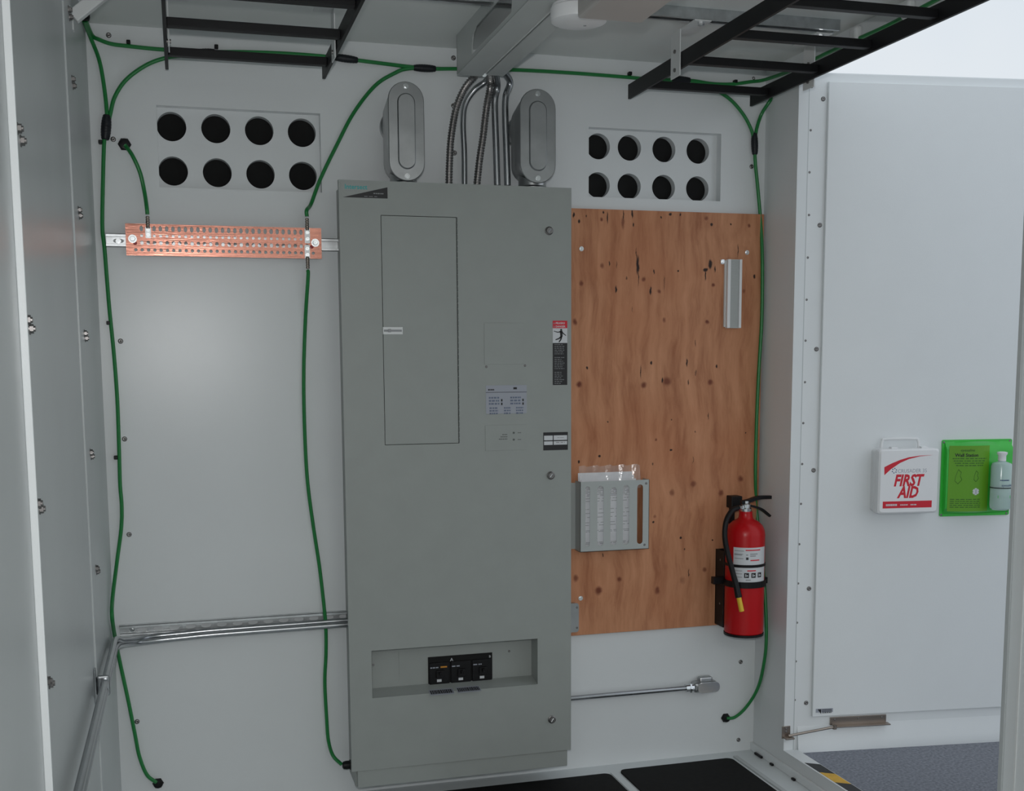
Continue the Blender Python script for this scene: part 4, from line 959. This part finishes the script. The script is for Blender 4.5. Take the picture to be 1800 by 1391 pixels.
cable('long green cable running down the left edge of the back wall', [gl]+wp([(160, 68), (175, 108), (184, 160), (188, 205), (186, 232), (183, 252), (181, 320), (180, 400), (184, 440), (192, 540), (200, 620), (206, 700), (209, 780), (211, 850), (214, 890), (213, 930), (206, 985), (198, 1050), (197, 1085), (203, 1125), (212, 1170), (225, 1230), (237, 1290), (245, 1330), (258, 1362), (275, 1376)]),
      ties=((177, 251), (191, 568), (204, 804)), tapes=(T((188, 202), (185, 246), .016),))
top_ = [gl+V((.006, 0, 0))]+wp([(162, 62), (173, 69), (195, 77), (225, 81), (285, 87), (370, 91), (430, 91.5), (500, 94), (568, 99), (620, 105), (660, 110), (725, 118), (765, 121), (805, 121), (905, 123), (1000, 128), (1105, 136), (1150, 140), (1212, 141.5), (1250, 147), (1285, 148), (1318, 144)])
yy = [RTW.P(*p, .014) for p in ((1395, 122), (1440, 100), (1500, 72), (1560, 45), (1640, 3), (1700, -28))]
top_ += [BK.P(1345, 140, .03)]+[p for p in yy]
cable('green cable looping along the top of the back wall and over the doorway', top_, ties=((226, 76), (380, 84), (1105, 131), (1290, 145)), tapes=(T((585, 100), (629, 106)), T((727, 119), (766, 121)), T((338, 93), (378, 91), .012), T((1180, 139), (1213, 141.5))))
cable('green branch cable curving left from behind the left ladder rack', wp([(360, 94), (330, 97), (295, 101), (258, 114), (222, 140), (202, 170), (194, 200), (189, 225)]))
cable('green cable arching from the top cable down to the copper bar', wp([(740, 119), (715, 121), (697, 127), (660, 150), (622, 198), (592, 255), (563, 315), (547, 358)])+[e2+V((0, 0, .02)), e2])
cable('green cable from the copper bar down to the foot of the grey cabinet', [e3, e3-V((0, 0, .02))]+wp([(537, 560), (534, 650), (535, 740), (540, 840), (550, 920), (562, 1000)], .014)+wp([(571, 1080), (573, 1110)], .030)+wp([(573, 1150), (571, 1200), (574, 1260), (577, 1300)], .018)+wp([(585, 1328), (600, 1344)], .07))
cable('short green cable curving from the wall gland to the copper bar', wp([(219, 254), (222, 258)], .01)+wp([(233, 274), (246, 303), (254, 338)], .03)+[e1+V((-.001, 0, .02)), e1])
cable('green branch cable bending down from the right ladder rack', wp([(1205, 141), (1235, 146), (1262, 160), (1287, 178), (1309, 205), (1322, 232), (1325, 250)]))
cable('long green cable running down the right edge of the plywood', [BK.P(1385, 135, .05)]+[BK.P(1368, 155, .03)]+wp([(1353, 178), (1338, 202), (1329, 232), (1327, 262), (1328, 290), (1332, 330), (1337, 390)])+wp([(1340, 460), (1339, 560), (1334, 650), (1330, 740), (1328, 830)], .026)+wp([(1330, 900), (1338, 960), (1345, 1050), (1347, 1120), (1343, 1165), (1332, 1210), (1312, 1243), (1292, 1261), (1277, 1263)], .014), tapes=(T((1326, 234), (1327, 272), .013),))
def gland(P_, nrm, label, r=.0165, h=.028):
    t = thing('cable_gland', label, 'cable gland', P_)
    nrm = V(nrm); bm = nb(); cyl(bm, P_, P_+nrm*h*.28, r*1.08, n=6); obj('hex_nut', bm, M['black'], t)
    bm = nb(); lathe(bm, P_, nrm, [(r*.9, h*.28), (r*.93, h*.6), (r*.8, h*.9), (r*.5, h)], 18); obj('gland_cap', bm, M['black'], t, smooth=True)
gland(BK.P(219, 254, 0), BK.n, 'black cable gland above the left end of the copper bar', .019, .012)
gland(BK.P(278, 1377, 0), BK.n, 'black cable gland low in the left wall corner', .017, .014)
gland(BK.P(1275, 1262, 0), BK.n, 'black cable gland below the fire extinguisher', .017, .016)
gland(V((px0-.0, -.075, BK.px(612, 1345, .075)[1])), (-1, 0, 0), 'black cable gland on the lower left side of the grey cabinet', .016, .034)
gland(gl0, (0, 0, -1), 'black cable gland in the ceiling corner at upper left', .020, .03)

# ================================================================ CONDUITS
er = .0092
def conduit(label, pts, r=er, group=None, k=10, name='conduit'):
    bm = nb(); tube(bm, pts, r, n=18, k=k); o = obj(name, bm, M['emt'], None, smooth=True); tag(o, label, 'conduit'); return o
# pair: back wall low then along left wall
for s, lab in ((0, 'upper steel conduit of the pair bending from the low channel onto the left wall'), (1, 'lower steel conduit of the pair bending from the low channel onto the left wall')):
    n_ = .050-.018*s; dz = .010*s
    za = BK.px(600, 1083, n_)[1]+.004+dz; zbk = BK.px(290, 1113, n_)[1]+dz+.004
    zw = .655+.024*s
    pts = [V((.757, -n_, za)), V((.5, -n_, za)), V((.34, -n_, za)), V((.24, -n_, za+.0))]
    pts = [V((.757, -n_, .614+dz)), V((.55, -n_, .612+dz)), V((.32, -n_, .610+dz)), V((.20, -n_, .606+dz)), V((.12, -n_-.006, .604+dz)), V((.065, -.085, .608+dz)), V((.033, -.16, .625+dz)), V((.022, -.30, zw-.006)), V((.022, -.5, zw)), V((.022, -1.0, zw)), V((.022, -1.9, zw))]
    conduit(lab, pts)
t = thing('conduit_strap', 'steel strap clamping the paired conduits to the left wall', 'conduit strap', V((.0, -.79, .66)))
bm = nb(); box(bm, LF, .785, .805, .622, .715, -.004, .001, bev=.0005); box(bm, LF, .788, .802, .640, .696, .001, .034, bev=.006); obj('strap_band', bm, M['emt'], t)
# right low conduit with end body
n_ = .030; a_ = BK.P(1003, 1231, n_); b_ = BK.P(1210, 1207, n_); zc = (a_.z+b_.z)/2
bm = nb(); tube(bm, [V((1.44, -n_, zc)), V((b_.x, -n_, zc))], er, n=18, k=4); o = obj('conduit', bm, M['emt'], None, smooth=True); tag(o, 'straight steel conduit low on the wall right of the grey cabinet', 'conduit')
t = thing('conduit_elbow', 'small steel conduit elbow ending the low conduit near the doorway corner', 'conduit fitting', V((b_.x+.05, 0, zc)))
bm = nb(); cyl(bm, V((b_.x-.012, -n_, zc)), V((b_.x+.020, -n_, zc)), .0150, n=18); cyl(bm, V((b_.x+.004, -n_, zc)), V((b_.x+.010, -n_, zc)), .0185, n=6); obj('compression_nut', bm, M['bright'], t, smooth=False)
e_ = BK.px(1265, 1204, .05)[0]
bm = nb(); u0 = b_.x+.018; box(bm, BK, u0, e_-.004, zc-.020, zc+.022, .002, .046, bev=.012, seg=3); box(bm, BK, u0+.028, e_-.02, zc+.015, zc+.036, .004, .034, bev=.006, seg=2); obj('elbow_body', bm, M['cast'], t)
bm = nb(); prism(bm, BK, rrect(u0+.012, e_, zc-.018, zc+.020, .017), .046, .052); obj('cover', bm, M['bright'], t)
# five conduits from the top of the cabinet to the wireway
def cp(x, y, n): return BK.P(x, y, n)
topz = pz1
def flexible(label, pts):
    P_ = spline(pts, 30); P2 = []
    # resample finely
    tot = sum((b-a).length for a, b in zip(P_, P_[1:])); N = int(tot/.0022); acc = 0; i = 0; cur = P_[0]; P2 = [cur.copy()]; step = tot/N; rem = step
    for a, b in zip(P_, P_[1:]):
        L_ = (b-a).length; s = 0
        while L_-s >= rem: s += rem; P2.append(a+(b-a)*(s/L_)); rem = step
        rem -= (L_-s)
    bm = nb(); tube(bm, P2, .0115, n=14, raw=True, rf=lambda s, i: .0122 if i % 4 < 2 else .0098)
    o = obj('flexible_conduit', bm, M['flex'], None, smooth=False); tag(o, label, 'conduit')
yb = .085; x0w = 1.132
flexible('left ribbed flexible conduit curving up from the cabinet top', [cp(789, 326, yb), cp(790, 285, yb), cp(793, 240, yb), cp(802, 190, yb), cp(817, 155, yb+.01), cp(836, 130, yb+.04), V((x0w+.055, -.20, 2.452))])
conduit('smooth steel conduit behind the left ribbed flexible conduit', [cp(816.5, 325, yb-.045), cp(816, 270, yb-.045), cp(814, 215, yb-.045), cp(818, 183, yb-.045), cp(834, 158, yb-.035), cp(858, 137, yb-.01), V((x0w+.075, -.20, 2.462))], .0098)
flexible('right ribbed flexible conduit rising straighter from the cabinet top', [cp(838, 326, yb), cp(843, 280, yb), cp(849, 240, yb), cp(855, 190, yb), cp(862, 145, yb+.01), V((x0w+.088, -.20, 2.452))])
conduit('smooth steel conduit just right of the right ribbed flexible conduit', [cp(874, 326, yb), cp(872, 260, yb), cp(870, 205, yb), cp(870, 175, yb), cp(874, 147, yb+.012), V((x0w+.108, -.20, 2.452))], .0112)
conduit('rightmost smooth steel conduit between cabinet top and wireway', [cp(892, 326, yb), cp(890, 260, yb), cp(888, 205, yb), cp(889, 170, yb), cp(896, 142, yb+.005), V((x0w+.135, -.155, 2.462)), V((x0w+.135, -.21, 2.452))], .0112)

# big conduit bodies on the cabinet top
def lb(x0, x1, y0, y1, label, m, nf=.178):
    a_ = BK.px(x0, (y0+y1)/2, nf)[0]; b_ = BK.px(x1, (y0+y1)/2, nf)[0]; z1 = BK.px((x0+x1)/2, y0, nf)[1]; z0 = BK.px((x0+x1)/2, y1, nf)[1]; r = (b_-a_)/2; cx = (a_+b_)/2
    t = thing('conduit_elbow', label, 'conduit fitting', BK.at(cx, pz1, .09))
    def stad(r, z0, z1, k=14):
        return [(cx+r*math.cos(math.pi*i/k), z1-r+r*math.sin(math.pi*i/k)) for i in range(k+1)]+[(cx-r*math.cos(math.pi*i/k), z0+r-r*math.sin(math.pi*i/k)) for i in range(k+1)]
    def loft(bm, lv):
        rings = [[bm.verts.new(BK.at(*p, n)) for p in P_] for P_, n in lv]
        for A, B in zip(rings, rings[1:]):
            for i in range(len(A)): j = (i+1) % len(A); bm.faces.new((A[i], A[j], B[j], B[i]))
        bm.faces.new(rings[0]); bm.faces.new(rings[-1]); bmesh.ops.recalc_face_normals(bm, faces=bm.faces)
    rb = r*.97
    bm = nb(); loft(bm, [(stad(rb*.90, z0+.020, z1-.045), nf-.126), (stad(rb*.99, z0+.012, z1-.028), nf-.116), (stad(rb, z0+.008, z1-.012), nf-.055), (stad(rb, z0+.010, z1-.010), nf-.008)]); obj('body', bm, m, t, smooth=True)
    bm = nb(); lathe(bm, BK.at(cx, z1-.11, 0), BK.n, [(rb*1.02, 0), (rb*1.02, .022), (rb*.92, .026), (rb*.92, nf-.09)], 32); obj('wall_hub', bm, m, t, smooth=True)
    bm = nb(); lathe(bm, BK.at(cx, 0, nf-.066), (0, 0, 1), [(rb*.86, pz1), (rb*.86, pz1+.014), (rb*.78, pz1+.02), (rb*.78, pz1+.06)], 28); obj('lower_hub', bm, m, t, smooth=True)
    bm = nb(); A = stad(r, z0, z1); B = stad(r-.002, z0+.002, z1-.002); c1 = stad(r*.50, z0+r*.62, z1-r*.62); c2 = stad(r*.44, z0+r*.69, z1-r*.69)
    loft(bm, [(A, nf-.008), (A, nf-.002), (B, nf), (c1, nf+.0002), (c2, nf+.005)]); cv = obj('cover', bm, m, t, smooth=True)
    for z in (z0+r*.26, z1-r*.26): put(SB, 'cover_screw', BK.at(cx, z, nf), BK.n, t)
lb(683, 746, 143, 318, 'large cast conduit elbow on the cabinet top, left of the ribbed conduits', M['cast'])
lb(914, 977, 156, 322, 'large cast conduit elbow on the cabinet top, right of the conduits', M['cast'])

# ================================================================ WIREWAY and CEILING FITTINGS
x0 = 1.132; zc0 = 2.418
t = thing('ceiling_wireway', 'grey painted wireway with cut-out side hanging from the ceiling', 'wireway', V((x0+.08, -.14, H)))
# side plate with cut-out, in plane x = x0
SP = Frame((x0, 0, 0), (0, -1, 0), (0, 0, 1), (-1, 0, 0))
yb0 = .16; L_ = 2.0
bm = nb()
def plate_slot(bm, F, U0_, U1_, V0_, V1_, s0, s1, z0, z1, n0, n1):
    ring = [(s1, z0), (s1+.01, z1-.03), (s1-.03, z1), (s0+.06, z1), (s0+.015, z1-.02), (s0, z1-.06), (s0-.002, z0+.02), (s0+.004, z0)]
    ring = [(s1, z0), (s1+.008, z0+.03), (s1, z1-.03), (s1-.03, z1), (s0+.05, z1), (s0+.015, z1-.015), (s0, z1-.045), (s0, z0)]
    outer = [(U1_, V0_), (U1_, (V0_+V1_)/2-.01), (U1_, (V0_+V1_)/2+.01), (U1_, V1_), (U0_, V1_), (U0_, (V0_+V1_)/2+.01), (U0_, (V0_+V1_)/2-.01), (U0_, V0_)]
    for n in (n0, n1):
        R_ = [bm.verts.new(F.at(*p, n)) for p in ring]; O_ = [bm.verts.new(F.at(*p, n)) for p in outer]
        for i in range(8): j = (i+1) % 8; bm.faces.new((R_[i], R_[j], O_[j], O_[i]))
    A = [bm.verts.new(F.at(*p, n0)) for p in ring]; B = [bm.verts.new(F.at(*p, n1)) for p in ring]
    for i in range(8): bm.faces.new((A[i], A[(i+1) % 8], B[(i+1) % 8], B[i]))
plate_slot(bm, SP, yb0+.0, yb0+.72, zc0, H, .36, .80, zc0+.014, zc0+.082, 0, -.003)
plate_slot(bm, SP, yb0+.72, yb0+1.6, zc0, H, .98, 1.45, zc0+.014, zc0+.082, 0, -.003)
bmesh.ops.remove_doubles(bm, verts=bm.verts, dist=1e-6); bmesh.ops.recalc_face_normals(bm, faces=bm.faces)
box(bm, BK, x0, x0+.03, zc0, zc0+.115, yb0, yb0+.003)
obj('cut_out_side', bm, M['wayp'], t)
bm = nb(); box(bm, FLR, x0, x0+.082, yb0, yb0+2.3, zc0-.0015, zc0+.0015, bev=.0006); obj('bottom_pan', bm, M['wayp'], t)
bm = nb(); box(bm, FLR, x0+.080, x0+.083, yb0+.05, yb0+2.3, zc0-.004, zc0+.03); obj('pan_lip', bm, M['whitepaint'], t)
bm = nb(); box(bm, FLR, x0+.083, x0+.094, yb0+.06, yb0+2.3, zc0+.012, zc0+.02); obj('cable_slot', bm, M['panel_dark'], t)
bm = nb(); box(bm, FLR, x0+.094, x0+.152, yb0+.015, yb0+2.3, zc0, zc0+.05, bev=.002); obj('cable_duct', bm, M['wayp'], t)
put(SB, 'bolt', V((x0+.088, -(yb0+.01), zc0+.004)), (0, -1, -.3), t)

# ceiling strut
t = thing('ceiling_strut', 'galvanised channel bolted across the ceiling above the ladder racks', 'strut rail', V((1.2, -.62, H)))
for (a_, b_) in ((.10, 2.235),):
    bm = nb(); box(bm, FLR, a_, b_,   .585, .626, H-.003, H-.0002); obj('web', bm, M['steel'], t)
    for v in (.585, .6235):
        bm = nb(); box(bm, FLR, a_, b_, v, v+.0025, H-.0295, H-.003, bev=.0004); c_ = v if v < .60 else v-.007; box(bm, FLR, a_, b_, c_, c_+.0095, H-.032, H-.0295, bev=.0004); obj('flange', bm, M['steel'], t)
# smoke detector
dc = V((1.418, -.600, 0)); 
dx = FLR.px(1017, 30, 0)
t = thing('smoke_detector', 'round white smoke detector under the wireway on the ceiling', 'smoke detector', V((1.37, -.70, H)))
ca_ = onz(972, 33, 2.462); cb_ = onz(1052, 42, 2.462); cxy = (onz(975, 25, 2.462)+onz(1058, 33, 2.462))/2; dr_ = .062
cxy = V((1.270, -.955, 0)); dr_ = .074
bm = nb(); lathe(bm, V((cxy.x, cxy.y, 0)), (0, 0, 1), [(.0, 2.3705), (.02, 2.371), (dr_*.86, 2.3725), (dr_*.97, 2.376), (dr_, 2.382), (dr_, 2.408), (dr_*.95, 2.411), (dr_*.95, 2.4165)], 40); obj('detector_body', bm, M['white'], t, smooth=True)
bm = nb(); cyl(bm, V((cxy.x+.02, cxy.y+.01, 2.3695)), V((cxy.x+.02, cxy.y+.01, 2.3725)), .004, n=8); obj('indicator', bm, M['greyprint'], t)
# beige box
t = thing('ceiling_box', 'beige metal box under the wireway right of the smoke detector', 'ceiling box', V((1.55, -.85, H)))
bm = nb()
p1_, p2_ = onz(1012, 35, 2.35), onz(1131, 40, 2.35)
bx0, bx1, by0 = p1_.x, p2_.x, -(p1_.y+p2_.y)/2
box(bm, FLR, bx0, bx1, by0, by0+.95, 2.35, 2.4165, bev=.008, seg=3); obj('box_housing', bm, M['beige'], t)
bm = nb(); box(bm, FLR, bx0-.004, bx1+.004, by0+.004, by0+.94, 2.395, 2.400, bev=.001); obj('rim', bm, M['beige'], t)

# ladder racks
def rack(xl, xr, ye, zb, label, rungs, length=2.4):
    t = thing('ladder_rack', label, 'cable ladder', V(((xl+xr)/2, -ye, zb)))
    for x in (xl, xr):
        bm = nb(); box(bm, FLR, x-.005, x+.005, ye, ye+length, zb, zb+.048, bev=.001); obj('side_rail', bm, M['rack'], t)
    for y in rungs:
        bm = nb(); box(bm, FLR, xl+.005, xr-.005, y, y+.026, zb+.010, zb+.034, bev=.002); obj('rung', bm, M['rack'], t)
    return t
rl = [.21, .44, .67, .90, 1.13, 1.36, 1.59]
RZ = 2.392
rack(.236, .712, .105, RZ, 'black ladder rack hanging under the ceiling at upper left', [.215, .525, .82, 1.13, 1.44])
rack(1.757, 2.218, .080, RZ, 'black ladder rack hanging under the ceiling at upper right', [.19, .515, .81, 1.12, 1.43], 1.9)
# hangers
def hanger(x, s, y, label):
    t = thing('rack_hanger', label, 'hanger bracket', V((x, -y, H)))
    bm = nb(); box(bm, FLR, x-.0018, x+.0018, y, y+.068, RZ-.022, H-.033, bev=.0005); box(bm, FLR, min(x, x+s*.055), max(x, x+s*.055), y+.02, y+.17, H-.036, H-.0325, bev=.0005); obj('angle_strap', bm, M['whitepaint'], t)
    for z in (RZ, RZ+.055):
        P_ = V((x, -y-.034, z)); bm = nb(); cyl(bm, P_-V((.006, 0, 0)), P_+V((.006, 0, 0)), .006, n=8); obj('hanger_bolt', bm, M['screw'], t)
    bm = nb(); P_ = V((x+s*.03, -y-.15, H-.036)); cyl(bm, P_, P_-V((0, 0, .008)), .010, n=6); obj('ceiling_bolt', bm, M['bright'], t)
hanger(1.748, 1, .455, 'white strap hanger on the left rail of the right ladder rack')
hanger(2.227, -1, .425, 'white strap hanger on the right rail of the right ladder rack')
hanger(.245, 1, .40, 'white strap hanger on the left rail of the left ladder rack')
hanger(.702, -1, .40, 'white strap hanger on the right rail of the left ladder rack')

for o in list(C.objects):
    if o.parent or 'label' not in o: continue
    b_ = o.name.split('.')[0]
    g_ = {'ladder_rack': 'ladder racks under the ceiling', 'rack_hanger': 'strap hangers of the ladder racks', 'ground_cable': 'green ground cables on the back wall', 'cable_gland': 'black cable glands', 'cable_lug': 'lugs on the copper bar', 'floor_mat': 'black floor mats', 'strut_rail': 'slotted channels on the back wall', 'flexible_conduit': 'ribbed flexible conduits over the cabinet', 'header_clamp': 'cable clamps over the doorway'}.get(b_)
    if b_ == 'conduit': g_ = 'paired conduits low on the left' if 'pair' in o['label'] else 'smooth conduits over the cabinet' if 'smooth' in o['label'] else None
    if b_ == 'conduit_elbow' and 'large' in o['label']: g_ = 'large conduit elbows on the cabinet top'
    if g_: o['group'] = g_

# white corner brace top left
t = thing('corner_brace', 'short white diagonal brace between left wall and ceiling corner', 'brace', V((0, -.5, 2.40)))
a_ = V((.002, -.5, 2.420)); b_ = V((.128, -.5, 2.528)); d_ = (b_-a_).normalized(); s_ = V((0, 1, 0)); u_ = d_.cross(s_).normalized()
bm = nb(); BF = Frame(a_, d_, s_, u_); box(bm, BF, 0, (b_-a_).length, -.014, .014, -.017, .017, bev=.003); obj('brace_bar', bm, M['whitepaint'], t)
bm = nb(); box(bm, LF, .488, .512, 2.385, 2.44, 0, .003, bev=.0005); obj('foot_tab', bm, M['whitepaint'], t)
# cable clamps on header
for i, p in enumerate(((1508, 45), (1600, 22))):
    u, v = RTW.px(*p, .01); t = thing('header_clamp', ('white cable clamp over the doorway, farther from the camera', 'white cable clamp over the doorway, nearer the camera')[i], 'cable clamp', RTW.at(u, v, 0))
    bm = nb(); box(bm, RTW, u-.02, u+.02, 2.478, 2.528, .004, .03, bev=.008); obj('clamp_body', bm, M['whitepaint'], t)
    bm = nb(); P_ = RTW.at(u+.01, 2.484, .03); cyl(bm, P_, P_+RTW.n*.008, .007, n=8); obj('clamp_bolt', bm, M['screw'], t)
